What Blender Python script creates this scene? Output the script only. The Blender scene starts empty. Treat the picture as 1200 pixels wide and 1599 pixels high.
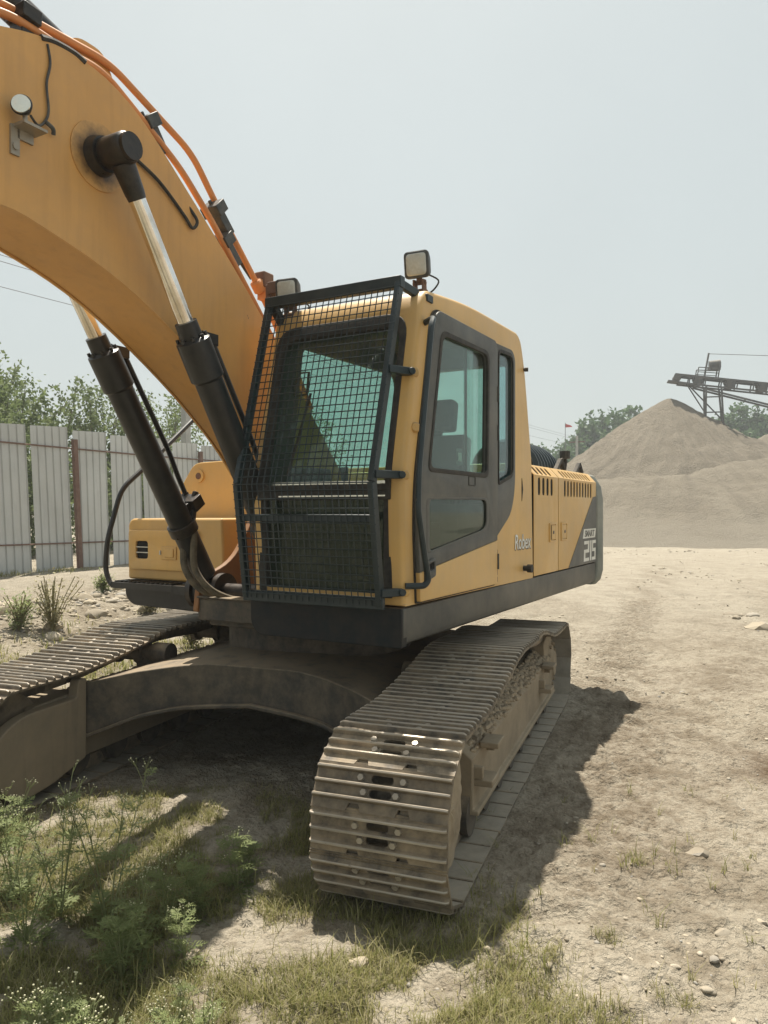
import bpy, bmesh, math, random
import numpy as np
from mathutils import Matrix, Vector
R = math.radians
rnd = random.Random(7)
sc = bpy.context.scene
col = sc.collection

# ------------------------------------------------------------------ camera, sky, sun, exposure
cam = bpy.data.objects.new('camera', bpy.data.cameras.new('camera'))
col.objects.link(cam)
cam.location = (0, 0, 1.7)
cam.rotation_euler = (R(90 - 0.12), 0, 0)
cam.data.sensor_fit = 'VERTICAL'
cam.data.sensor_height = 24.0
cam.data.sensor_width = 24.0
cam.data.lens = 24.0 * 1183 / 1599
cam.data.clip_start = 0.05
cam.data.clip_end = 6000
sc.camera = cam

SUN_DIR = Vector((-0.075, 0.385, 1.0)).normalized()      # towards the sun
world = bpy.data.worlds.new('World')
sc.world = world
world.use_nodes = True
wn = world.node_tree
wn.nodes.clear()
wo = wn.nodes.new('ShaderNodeOutputWorld')
wb = wn.nodes.new('ShaderNodeBackground')
sky = wn.nodes.new('ShaderNodeTexSky')
sky.sky_type = 'NISHITA'
sky.sun_disc = False
sky.sun_elevation = math.asin(SUN_DIR.z)
sky.sun_rotation = math.atan2(SUN_DIR.x, SUN_DIR.y)
sky.air_density = 1.0
sky.dust_density = 6.0
sky.ozone_density = 1.0
hz = wn.nodes.new('ShaderNodeMixRGB')
hz.blend_type = 'MIX'
hz.inputs[0].default_value = 0.80
hz.inputs[2].default_value = (5.65, 6.2, 6.02, 1)          # thick even dust haze over the whole sky
wn.links.new(sky.outputs[0], hz.inputs[1])
wtc = wn.nodes.new('ShaderNodeTexCoord')
wno = wn.nodes.new('ShaderNodeTexNoise')
wno.inputs['Scale'].default_value = 1.6
wno.inputs['Detail'].default_value = 4
wn.links.new(wtc.outputs['Generated'], wno.inputs['Vector'])
wmr = wn.nodes.new('ShaderNodeMapRange')
for i_, v_ in enumerate((0.3, 0.7, 0.955, 1.045)):
    wmr.inputs[i_ + 1].default_value = v_
wn.links.new(wno.outputs[0], wmr.inputs[0])
wmu = wn.nodes.new('ShaderNodeMixRGB')
wmu.blend_type = 'MULTIPLY'
wmu.inputs[0].default_value = 1.0
wn.links.new(hz.outputs[0], wmu.inputs[1])
wn.links.new(wmr.outputs[0], wmu.inputs[2])
wn.links.new(wmu.outputs[0], wb.inputs[0])
wb.inputs[1].default_value = 0.0695
wn.links.new(wb.outputs[0], wo.inputs[0])

sun = bpy.data.objects.new('sun', bpy.data.lights.new('sun', 'SUN'))
col.objects.link(sun)
sun.data.energy = 5.0
sun.data.angle = R(0.6)
sun.data.color = (1.0, 0.93, 0.82)
sun.rotation_euler = SUN_DIR.to_track_quat('Z', 'Y').to_euler()
sun.location = (0, 0, 30)

sc.view_settings.view_transform = 'Standard'
sc.view_settings.look = 'None'
sc.view_settings.exposure = 0.78
sc.view_settings.gamma = 1.0
sc.view_settings.use_curve_mapping = False
sc.render.engine = 'CYCLES'
sc.cycles.max_bounces = 6
sc.cycles.diffuse_bounces = 3
sc.cycles.glossy_bounces = 3
sc.cycles.transparent_max_bounces = 16

# ------------------------------------------------------------------ materials
class NT:
    def __init__(s, name):
        s.m = bpy.data.materials.new(name)
        s.m.use_nodes = True
        s.t = s.m.node_tree
        s.t.nodes.clear()
        s.out = s.n('ShaderNodeOutputMaterial')
    def n(s, typ, **kw):
        nd = s.t.nodes.new(typ)
        for k, v in kw.items():
            setattr(nd, k, v)
        return nd
    def l(s, a, b):
        s.t.links.new(a, b)
    def val(s, sock, v):
        if hasattr(v, 'links') or isinstance(v, bpy.types.NodeSocket):
            s.l(v, sock)
        else:
            sock.default_value = v
    def mix(s, fac, a, b, blend='MIX'):
        nd = s.n('ShaderNodeMixRGB', blend_type=blend)
        for i, v in enumerate((fac, a, b)):
            if isinstance(v, tuple) and len(v) == 3:
                v = v + (1,)
            s.val(nd.inputs[i], v)
        return nd.outputs[0]
    def math(s, op, a, b=0.0):
        nd = s.n('ShaderNodeMath', operation=op)
        s.val(nd.inputs[0], a)
        s.val(nd.inputs[1], b)
        return nd.outputs[0]
    def noise(s, scale, detail=4, rough=0.55, vec=None, dist=0.0):
        nd = s.n('ShaderNodeTexNoise')
        nd.inputs['Scale'].default_value = scale
        nd.inputs['Detail'].default_value = detail
        nd.inputs['Roughness'].default_value = rough
        nd.inputs['Distortion'].default_value = dist
        s.l(vec if vec is not None else s.co(), nd.inputs['Vector'])
        return nd.outputs[0]
    def ramp(s, v, lo, hi, a=0.0, b=1.0):
        nd = s.n('ShaderNodeMapRange')
        nd.clamp = True
        s.val(nd.inputs[0], v)
        for i, q in enumerate((lo, hi, a, b)):
            nd.inputs[i + 1].default_value = q
        return nd.outputs[0]
    def co(s):
        if not hasattr(s, '_co'):
            tc = s.n('ShaderNodeTexCoord')
            oi = s.n('ShaderNodeObjectInfo')
            ad = s.n('ShaderNodeVectorMath', operation='MULTIPLY_ADD')
            cm = s.n('ShaderNodeCombineXYZ')
            for i in range(3):
                s.l(oi.outputs['Random'], cm.inputs[i])
            s.l(cm.outputs[0], ad.inputs[0])
            ad.inputs[1].default_value = (37.0, 19.0, 53.0)
            s.l(tc.outputs['Object'], ad.inputs[2])
            s._co = ad.outputs[0]
        return s._co
    def stretch(s, sx, sy, sz):
        mp = s.n('ShaderNodeVectorMath', operation='MULTIPLY')
        s.l(s.co(), mp.inputs[0])
        mp.inputs[1].default_value = (sx, sy, sz)
        return mp.outputs[0]
    def up(s):
        g = s.n('ShaderNodeNewGeometry')
        sx = s.n('ShaderNodeSeparateXYZ')
        s.l(g.outputs['Normal'], sx.inputs[0])
        return sx.outputs[2]
    def bump(s, h, strength=0.3, dist=0.01):
        b = s.n('ShaderNodeBump')
        b.inputs['Strength'].default_value = strength
        b.inputs['Distance'].default_value = dist
        s.l(h, b.inputs['Height'])
        return b.outputs[0]
    def bsdf(s, colr, rough=0.6, metal=0.0, spec=0.4, normal=None):
        p = s.n('ShaderNodeBsdfPrincipled')
        if isinstance(colr, tuple) and len(colr) == 3:
            colr = colr + (1,)
        s.val(p.inputs['Base Color'], colr)
        s.val(p.inputs['Roughness'], rough)
        s.val(p.inputs['Metallic'], metal)
        p.inputs['Specular IOR Level'].default_value = spec
        if normal is not None:
            s.l(normal, p.inputs['Normal'])
        s.l(p.outputs[0], s.out.inputs[0])
        return p

def worn(name, c, c2, rough=0.5, metal=0.0, scale=3.0, dust=None, dust_amt=0.35, top_dust=0.5,
         chip=None, chip_amt=0.0, bump=0.15, spec=0.4, streak=0.0, vary=0.0):
    k = NT(name)
    big = k.noise(scale, 5, 0.6)
    base = k.mix(k.ramp(big, 0.35, 0.7), c, c2)
    if streak:
        st = k.noise(6.0, 3, 0.6, k.stretch(3.0, 3.0, 0.25))
        base = k.mix(k.ramp(st, 0.5, 0.75, 0, streak), base, tuple(q * 0.45 for q in c))
    r = k.ramp(big, 0.3, 0.7, rough - 0.08, rough + 0.12)
    if chip:
        cn = k.noise(max(scale * 5, 17.0), 6, 0.72, k.stretch(1.0, 1.0, 0.55))
        base = k.mix(k.ramp(cn, 0.74 - chip_amt, 0.77 - chip_amt), base, chip)
    if dust:
        dn = k.noise(scale * 2.3, 7, 0.7)
        a = k.ramp(dn, 0.38, 0.72, 0, dust_amt)
        t = k.math('MULTIPLY', k.ramp(k.up(), 0.35, 0.95), k.ramp(dn, 0.25, 0.6, 0.3, 1))
        t = k.math('MULTIPLY', t, top_dust)
        a = k.math('MINIMUM', k.math('ADD', a, t), 1.0)
        base = k.mix(a, base, dust)
        r = k.math('MAXIMUM', r, k.ramp(a, 0, 1, 0.0, 0.95))
    if vary:
        oi = k.n('ShaderNodeObjectInfo')
        vv = k.ramp(oi.outputs['Random'], 0, 1, 1 - vary, 1 + vary * 0.6)
        base = k.mix(1.0, base, vv, 'MULTIPLY')
    fine = k.noise(60 if bump < 0.3 else 35, 5, 0.65)
    k.bsdf(base, r, metal, spec, k.bump(fine, bump, 0.004))
    return k.m

DUST = (0.36, 0.295, 0.21)
MAT = {}
MAT['yellow'] = worn('yellow_paint', (0.66, 0.405, 0.13), (0.56, 0.345, 0.12), 0.42, scale=1.2, dust=DUST, dust_amt=0.30, top_dust=0.35, chip=(0.12, 0.065, 0.035), chip_amt=0.035, bump=0.05, streak=0.10)
MAT['boom'] = worn('boom_paint', (0.66, 0.36, 0.115), (0.58, 0.305, 0.09), 0.45, scale=1.0, dust=(0.36, 0.235, 0.125), dust_amt=0.38, top_dust=0.3, chip=(0.14, 0.075, 0.04), chip_amt=0.03, bump=0.05, streak=0.22)
MAT['orange'] = worn('orange_paint', (0.60, 0.24, 0.075), (0.50, 0.19, 0.06), 0.5, scale=4, dust=(0.4, 0.26, 0.15), dust_amt=0.3, top_dust=0.3, bump=0.05)
MAT['grey'] = worn('dark_grey_paint', (0.075, 0.077, 0.072), (0.058, 0.06, 0.058), 0.5, scale=1.5, dust=(0.26, 0.225, 0.17), dust_amt=0.28, top_dust=0.6, bump=0.06, streak=0.3)
MAT['bluegrey'] = worn('worn_counterweight_paint', (0.10, 0.125, 0.12), (0.30, 0.30, 0.26), 0.6, scale=2.2, dust=(0.30, 0.28, 0.23), dust_amt=0.35, top_dust=0.7, chip=(0.45, 0.43, 0.37), chip_amt=0.06, bump=0.1)
MAT['skirt'] = worn('front_skirt_paint', (0.006, 0.011, 0.017), (0.010, 0.015, 0.019), 0.42, spec=0.2, scale=3, dust=(0.20, 0.13, 0.07), dust_amt=0.10, top_dust=0.6, chip=(0.22, 0.14, 0.07), chip_amt=0.045, bump=0.12)
MAT['black'] = worn('black_paint', (0.010, 0.011, 0.013), (0.019, 0.019, 0.020), 0.36, scale=4, dust=(0.15, 0.135, 0.11), dust_amt=0.12, top_dust=0.2, bump=0.08)
MAT['grease'] = worn('black_grease', (0.008, 0.008, 0.008), (0.02, 0.016, 0.012), 0.35, scale=9, dust=(0.07, 0.05, 0.035), dust_amt=0.5, top_dust=0.3, bump=0.5)
MAT['guard'] = worn('guard_paint', (0.008, 0.020, 0.026), (0.014, 0.024, 0.028), 0.38, scale=5, dust=(0.16, 0.16, 0.145), dust_amt=0.10, top_dust=0.2, chip=(0.11, 0.08, 0.055), chip_amt=0.03, bump=0.08)
MAT['rubber'] = worn('rubber', (0.016, 0.016, 0.016), (0.03, 0.029, 0.027), 0.75, scale=6, dust=(0.17, 0.145, 0.11), dust_amt=0.3, top_dust=0.5, bump=0.1)
MAT['hose'] = worn('dusty_hose', (0.05, 0.045, 0.036), (0.13, 0.105, 0.065), 0.8, scale=8, dust=(0.26, 0.21, 0.14), dust_amt=0.5, top_dust=0.4, bump=0.3)
MAT['steel'] = worn('track_steel', (0.055, 0.048, 0.04), (0.27, 0.21, 0.14), 0.65, metal=0.0, scale=8, dust=(0.33, 0.265, 0.18), dust_amt=0.55, top_dust=0.12, chip=(0.05, 0.045, 0.04), chip_amt=0.05, bump=0.5, vary=0.25)
MAT['shoe_inner'] = worn('dusty_shoe_inside', (0.27, 0.25, 0.21), (0.19, 0.168, 0.132), 0.8, scale=6, dust=(0.33, 0.29, 0.225), dust_amt=0.5, top_dust=0.4, bump=0.3)
MAT['rib'] = worn('worn_grouser_steel', (0.30, 0.265, 0.22), (0.42, 0.38, 0.32), 0.40, metal=0.35, scale=7, dust=(0.36, 0.295, 0.205), dust_amt=0.4, top_dust=0.1, chip=(0.10, 0.085, 0.07), chip_amt=0.08, bump=0.4, vary=0.15)
MAT['under'] = worn('undercarriage_paint', (0.038, 0.037, 0.036), (0.07, 0.06, 0.048), 0.7, scale=3.5, dust=(0.235, 0.185, 0.125), dust_amt=0.5, top_dust=0.95, chip=(0.13, 0.075, 0.045), chip_amt=0.05, bump=0.3, streak=0.3)
MAT['dirtframe'] = worn('dust_covered_frame', (0.27, 0.215, 0.145), (0.20, 0.16, 0.11), 0.9, scale=4, dust=(0.33, 0.27, 0.19), dust_amt=0.6, top_dust=0.8, bump=0.6)
MAT['dirtframe2'] = worn('dusty_dark_frame', (0.20, 0.165, 0.12), (0.26, 0.21, 0.15), 0.9, scale=4, dust=(0.27, 0.22, 0.15), dust_amt=0.5, top_dust=0.9, bump=0.5, streak=0.3)
MAT['mud'] = worn('dried_mud', (0.34, 0.275, 0.19), (0.24, 0.19, 0.13), 0.95, scale=7, dust=DUST, dust_amt=0.4, top_dust=0.4, bump=1.0)
MAT['lining'] = worn('cab_lining', (0.10, 0.10, 0.092), (0.075, 0.075, 0.07), 0.8, scale=5, bump=0.1)
MAT['seat'] = worn('seat_fabric', (0.03, 0.036, 0.038), (0.045, 0.05, 0.05), 0.85, scale=8, bump=0.3)
MAT['white'] = worn('decal_white', (0.72, 0.71, 0.66), (0.62, 0.60, 0.54), 0.6, scale=10, bump=0.03)
MAT['dark'] = worn('inside_shade', (0.012, 0.012, 0.012), (0.02, 0.02, 0.02), 0.9, scale=5, bump=0.1)  # near-black stand-in for the shade inside slots, gaps and the bay
MAT['rust'] = worn('rusty_steel', (0.12, 0.062, 0.045), (0.17, 0.10, 0.075), 0.8, scale=6, dust=(0.3, 0.24, 0.18), dust_amt=0.25, top_dust=0.3, bump=0.3)
MAT['galv'] = worn('galvanised_sheet', (0.53, 0.54, 0.53), (0.46, 0.47, 0.46), 0.5, metal=0.1, scale=0.8, dust=(0.42, 0.39, 0.33), dust_amt=0.2, top_dust=0.3, bump=0.05, streak=0.22, vary=0.12)
MAT['concrete'] = worn('concrete', (0.42, 0.41, 0.38), (0.34, 0.33, 0.30), 0.9, scale=3, bump=0.4)
MAT['convey'] = worn('conveyor_steel', (0.045, 0.05, 0.055), (0.075, 0.07, 0.065), 0.7, scale=2, dust=(0.25, 0.22, 0.17), dust_amt=0.3, top_dust=0.6, bump=0.2)
MAT['wire'] = worn('wire', (0.10, 0.10, 0.10), (0.14, 0.14, 0.14), 0.6, scale=2, bump=0.05)
MAT['flag'] = worn('red_cloth', (0.55, 0.06, 0.05), (0.42, 0.05, 0.05), 0.8, scale=4, bump=0.1)
MAT['lamp'] = worn('lamp_housing', (0.025, 0.03, 0.033), (0.05, 0.052, 0.05), 0.5, scale=9, dust=(0.2, 0.18, 0.15), dust_amt=0.35, top_dust=0.5, bump=0.1)
MAT['lens'] = worn('lamp_lens', (0.55, 0.55, 0.50), (0.40, 0.40, 0.36), 0.25, scale=14, dust=(0.34, 0.31, 0.25), dust_amt=0.5, top_dust=0.3, bump=0.25, spec=0.6)
MAT['rustplate'] = worn('brown_dirty_plate', (0.30, 0.135, 0.045), (0.22, 0.10, 0.04), 0.6, scale=4, dust=(0.2, 0.14, 0.09), dust_amt=0.4, bump=0.1)

def mk_chrome():
    k = NT('chrome_rod')
    n = k.noise(5, 4, 0.6, k.stretch(1, 1, 1))
    c = k.mix(k.ramp(n, 0.45, 0.7), (0.82, 0.80, 0.77), (0.58, 0.50, 0.40))
    k.bsdf(c, k.ramp(n, 0.3, 0.7, 0.06, 0.2), 1.0, 0.5)
    return k.m
MAT['chrome'] = mk_chrome()
def mk_reflector():
    k = NT('lamp_reflector')
    k.bsdf((0.75, 0.72, 0.62), 0.2, 0.9, 0.5)
    return k.m
MAT['reflector'] = mk_reflector()
def mk_glass(name, tint, dirt, dirtcol=(0.30, 0.29, 0.25), refl=1.0):
    k = NT(name)
    tr = k.n('ShaderNodeBsdfTransparent')
    tr.inputs[0].default_value = tint + (1,)
    gl = k.n('ShaderNodeBsdfGlossy')
    gl.inputs['Roughness'].default_value = 0.03
    gl.inputs[0].default_value = (0.9, 0.95, 0.95, 1)
    lw = k.n('ShaderNodeLayerWeight')
    lw.inputs[0].default_value = 0.5
    fr = k.math('ADD', k.math('MULTIPLY', k.math('POWER', lw.outputs['Facing'], 5.0), 0.9), 0.035)
    m1 = k.n('ShaderNodeMixShader')
    k.l(k.math('MULTIPLY', fr, refl), m1.inputs[0])
    k.l(tr.outputs[0], m1.inputs[1])
    k.l(gl.outputs[0], m1.inputs[2])
    df = k.n('ShaderNodeBsdfDiffuse')
    df.inputs[0].default_value = dirtcol + (1,)
    dn = k.noise(3.0, 7, 0.7)
    m2 = k.n('ShaderNodeMixShader')
    k.l(k.ramp(dn, 0.3, 0.75, dirt * 0.4, dirt * 1.6), m2.inputs[0])
    k.l(m1.outputs[0], m2.inputs[1])
    k.l(df.outputs[0], m2.inputs[2])
    k.l(m2.outputs[0], k.out.inputs[0])
    return k.m
MAT['glass'] = mk_glass('tinted_glass', (0.77, 0.90, 0.865), 0.07)
MAT['glass_low'] = mk_glass('dusty_lower_glass', (0.50, 0.62, 0.57), 0.22, (0.10, 0.12, 0.09))
MAT['glass_blue'] = mk_glass('dark_quarter_glass', (0.66, 0.80, 0.83), 0.04)

def mk_grease_plate():
    # boss plate smeared with old grease spreading out from the pin
    k = NT('greasy_boss_plate')
    tc = k.n('ShaderNodeTexCoord')
    ln = k.n('ShaderNodeVectorMath', operation='LENGTH')
    k.l(tc.outputs['Object'], ln.inputs[0])
    n = k.noise(9, 6, 0.7)
    d = k.math('ADD', ln.outputs['Value'], k.ramp(n, 0.2, 0.8, -0.05, 0.05))
    c = k.mix(k.ramp(d, 0.07, 0.16), (0.03, 0.022, 0.018), (0.585, 0.325, 0.11))
    k.bsdf(c, k.ramp(d, 0.10, 0.20, 0.35, 0.55), 0, 0.4)
    return k.m
MAT['boss'] = mk_grease_plate()

def mk_ground():
    k = NT('dry_dirt_ground')
    tc = k.n('ShaderNodeTexCoord')
    k._co = tc.outputs['Object']
    n1 = k.noise(0.35, 6, 0.6, dist=0.4)
    n2 = k.noise(2.2, 8, 0.68, dist=0.3)
    n3 = k.noise(14, 6, 0.7)
    n4 = k.noise(90, 3, 0.7)
    vo = k.n('ShaderNodeTexVoronoi')
    vo.inputs['Scale'].default_value = 38
    k.l(tc.outputs['Object'], vo.inputs['Vector'])
    c = k.mix(k.ramp(n1, 0.32, 0.68), (0.42, 0.375, 0.298), (0.35, 0.308, 0.238))
    c = k.mix(k.ramp(n2, 0.47, 0.62, 0, 0.8), c, (0.20, 0.165, 0.118))
    c = k.mix(k.ramp(n3, 0.5, 0.66, 0, 0.65), c, (0.21, 0.175, 0.125))
    c = k.mix(k.ramp(n3, 0.42, 0.25, 0, 0.5), c, (0.46, 0.405, 0.315))
    c = k.mix(k.ramp(n4, 0.55, 0.75, 0, 0.45), c, (0.16, 0.13, 0.095))
    c = k.mix(k.ramp(n4, 0.42, 0.28, 0, 0.4), c, (0.46, 0.42, 0.34))
    at = k.n('ShaderNodeAttribute', attribute_name='litter')
    g = k.math('MULTIPLY', at.outputs['Fac'], k.ramp(n3, 0.3, 0.62))
    c = k.mix(g, c, (0.145, 0.125, 0.06))
    at2 = k.n('ShaderNodeAttribute', attribute_name='oil')
    c = k.mix(k.math('MULTIPLY', at2.outputs['Fac'], k.ramp(n2, 0.3, 0.6, 0.4, 1)), c, (0.10, 0.065, 0.038))
    at3 = k.n('ShaderNodeAttribute', attribute_name='pale')
    c = k.mix(k.math('MULTIPLY', at3.outputs['Fac'], k.ramp(n2, 0.25, 0.6, 0.35, 0.9)), c, (0.315, 0.282, 0.225))
    at4 = k.n('ShaderNodeAttribute', attribute_name='stir_shade')
    c = k.mix(k.math('MULTIPLY', at4.outputs['Fac'], k.ramp(n3, 0.36, 0.6, 0.25, 1)), c, (0.165, 0.13, 0.09))
    h = k.math('ADD', k.math('MULTIPLY', n3, 1.0), k.math('MULTIPLY', n4, 0.35))
    h = k.math('ADD', h, k.math('MULTIPLY', vo.outputs['Distance'], 0.35))
    h = k.math('ADD', h, k.math('MULTIPLY', n2, 1.5))
    k.bsdf(c, 0.95, 0, 0.15, k.bump(h, 1.0, 0.045))
    return k.m
MAT['ground'] = mk_ground()

def mk_sand(name, ca, cb):
    k = NT(name)
    tc = k.n('ShaderNodeTexCoord')
    k._co = tc.outputs['Object']
    n1 = k.noise(0.25, 7, 0.6, dist=0.5)
    n2 = k.noise(1.1, 7, 0.72)
    n3 = k.noise(9, 5, 0.7)
    # slide streaks running down from the top of the heap
    sx = k.n('ShaderNodeSeparateXYZ')
    k.l(tc.outputs['Object'], sx.inputs[0])
    ang = k.math('ARCTAN2', k.math('SUBTRACT', sx.outputs[1], 60.0), k.math('SUBTRACT', sx.outputs[0], 22.6))
    cv_ = k.n('ShaderNodeCombineXYZ')
    k.l(k.math('MULTIPLY', ang, 9.0), cv_.inputs[0])
    k.l(k.math('MULTIPLY', sx.outputs[2], 0.16), cv_.inputs[1])
    n5 = k.noise(2.0, 6, 0.7, cv_.outputs[0])
    c = k.mix(k.ramp(n1, 0.35, 0.68), ca, cb)
    c = k.mix(k.ramp(n5, 0.48, 0.66, 0, 0.7), c, tuple(q * 0.68 for q in ca))
    c = k.mix(k.ramp(n5, 0.42, 0.28, 0, 0.6), c, tuple(q * 1.2 for q in ca))
    c = k.mix(k.ramp(n2, 0.5, 0.75, 0, 0.6), c, tuple(q * 0.72 for q in ca))
    c = k.mix(k.ramp(n3, 0.55, 0.75, 0, 0.4), c, tuple(q * 0.6 for q in ca))
    # dust washed out flat round the foot
    ft = k.math('ADD', sx.outputs[2], k.ramp(n1, 0.3, 0.7, -0.5, 0.5))
    c = k.mix(k.ramp(ft, 0.1, 2.0, 0.95, 0.0), c, (0.315, 0.28, 0.222))
    k.bsdf(c, 0.95, 0, 0.1, k.bump(k.math('ADD', n2, k.math('MULTIPLY', n3, 0.9)), 1.0, 0.35))
    return k.m
MAT['sand'] = mk_sand('sand_pile', (0.30, 0.262, 0.205), (0.245, 0.212, 0.162))
MAT['sand2'] = mk_sand('sand_mound', (0.325, 0.285, 0.222), (0.275, 0.238, 0.182))

def mk_leaf(name, a, b, trans=0.35):
    k = NT(name)
    g = k.n('ShaderNodeNewGeometry')
    rv = g.outputs['Random Per Island']
    c = k.mix(rv, a, b)
    n = k.noise(1.5, 3)
    c = k.mix(k.ramp(n, 0.4, 0.7, 0, 0.45), c, tuple(q * 0.6 for q in a))
    d = k.n('ShaderNodeBsdfPrincipled')
    k.l(c, d.inputs['Base Color'])
    d.inputs['Roughness'].default_value = 0.6
    d.inputs['Specular IOR Level'].default_value = 0.25
    t = k.n('ShaderNodeBsdfTranslucent')
    k.l(c, t.inputs[0])
    m = k.n('ShaderNodeMixShader')
    m.inputs[0].default_value = trans
    k.l(d.outputs[0], m.inputs[1])
    k.l(t.outputs[0], m.inputs[2])
    k.l(m.outputs[0], k.out.inputs[0])
    return k.m
MAT['leafA'] = mk_leaf('tree_leaf', (0.125, 0.17, 0.065), (0.195, 0.235, 0.10), 0.42)
MAT['leafB'] = mk_leaf('far_tree_leaf', (0.055, 0.115, 0.042), (0.095, 0.16, 0.058))
MAT['weed'] = mk_leaf('weed_leaf', (0.20, 0.25, 0.10), (0.31, 0.345, 0.15), 0.5)
MAT['weedstem'] = mk_leaf('weed_stem', (0.20, 0.23, 0.10), (0.28, 0.29, 0.15), 0.2)
MAT['flower'] = mk_leaf('flower_head', (0.55, 0.54, 0.33), (0.68, 0.66, 0.48), 0.2)
MAT['grass'] = mk_leaf('grass_blade', (0.215, 0.23, 0.07), (0.39, 0.35, 0.165), 0.48)
MAT['dryweed'] = mk_leaf('dry_weed', (0.20, 0.19, 0.09), (0.32, 0.28, 0.15), 0.2)
MAT['bark'] = worn('bark', (0.12, 0.095, 0.07), (0.18, 0.15, 0.115), 0.9, scale=4, bump=0.8)
def mk_stone():
    k = NT('river_stone')
    oi = k.n('ShaderNodeObjectInfo')
    g = k.n('ShaderNodeNewGeometry')
    rv = k.math('FRACT', k.math('ADD', oi.outputs['Random'], g.outputs['Random Per Island']))
    cr = k.n('ShaderNodeValToRGB')
    e = cr.color_ramp.elements
    e[0].color = (0.24, 0.21, 0.165, 1)
    e[1].color = (0.44, 0.39, 0.31, 1)
    for p, c in ((0.35, (0.33, 0.285, 0.215, 1)), (0.6, (0.27, 0.26, 0.24, 1)), (0.8, (0.40, 0.345, 0.255, 1))):
        q = e.new(p)
        q.color = c
    k.l(rv, cr.inputs[0])
    n = k.noise(25, 5, 0.6)
    c = k.mix(k.ramp(n, 0.4, 0.7, 0, 0.4), cr.outputs[0], DUST)
    k.bsdf(c, 0.9, 0, 0.2, k.bump(n, 0.4, 0.01))
    return k.m
MAT['stone'] = mk_stone()

# ------------------------------------------------------------------ mesh helpers
WM = {}       # world matrix of every object, by name

def round_poly(pts, r, seg=5):
    """round the corners of a closed 2-D polygon; r is one radius or one per corner"""
    out = []
    n = len(pts)
    for i in range(n):
        p0, p1, p2 = (Vector(pts[(i - 1) % n]), Vector(pts[i]), Vector(pts[(i + 1) % n]))
        rr = r[i] if isinstance(r, (list, tuple)) else r
        if rr <= 0:
            out.append(tuple(p1))
            continue
        a = (p0 - p1)
        b = (p2 - p1)
        la, lb = a.length, b.length
        a.normalize()
        b.normalize()
        d = min(rr, la * 0.48, lb * 0.48)
        s, e = p1 + a * d, p1 + b * d
        for k in range(seg + 1):
            t = k / seg
            q = s * (1 - t) ** 2 + p1 * 2 * t * (1 - t) + e * t * t
            out.append(tuple(q))
    return out

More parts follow.
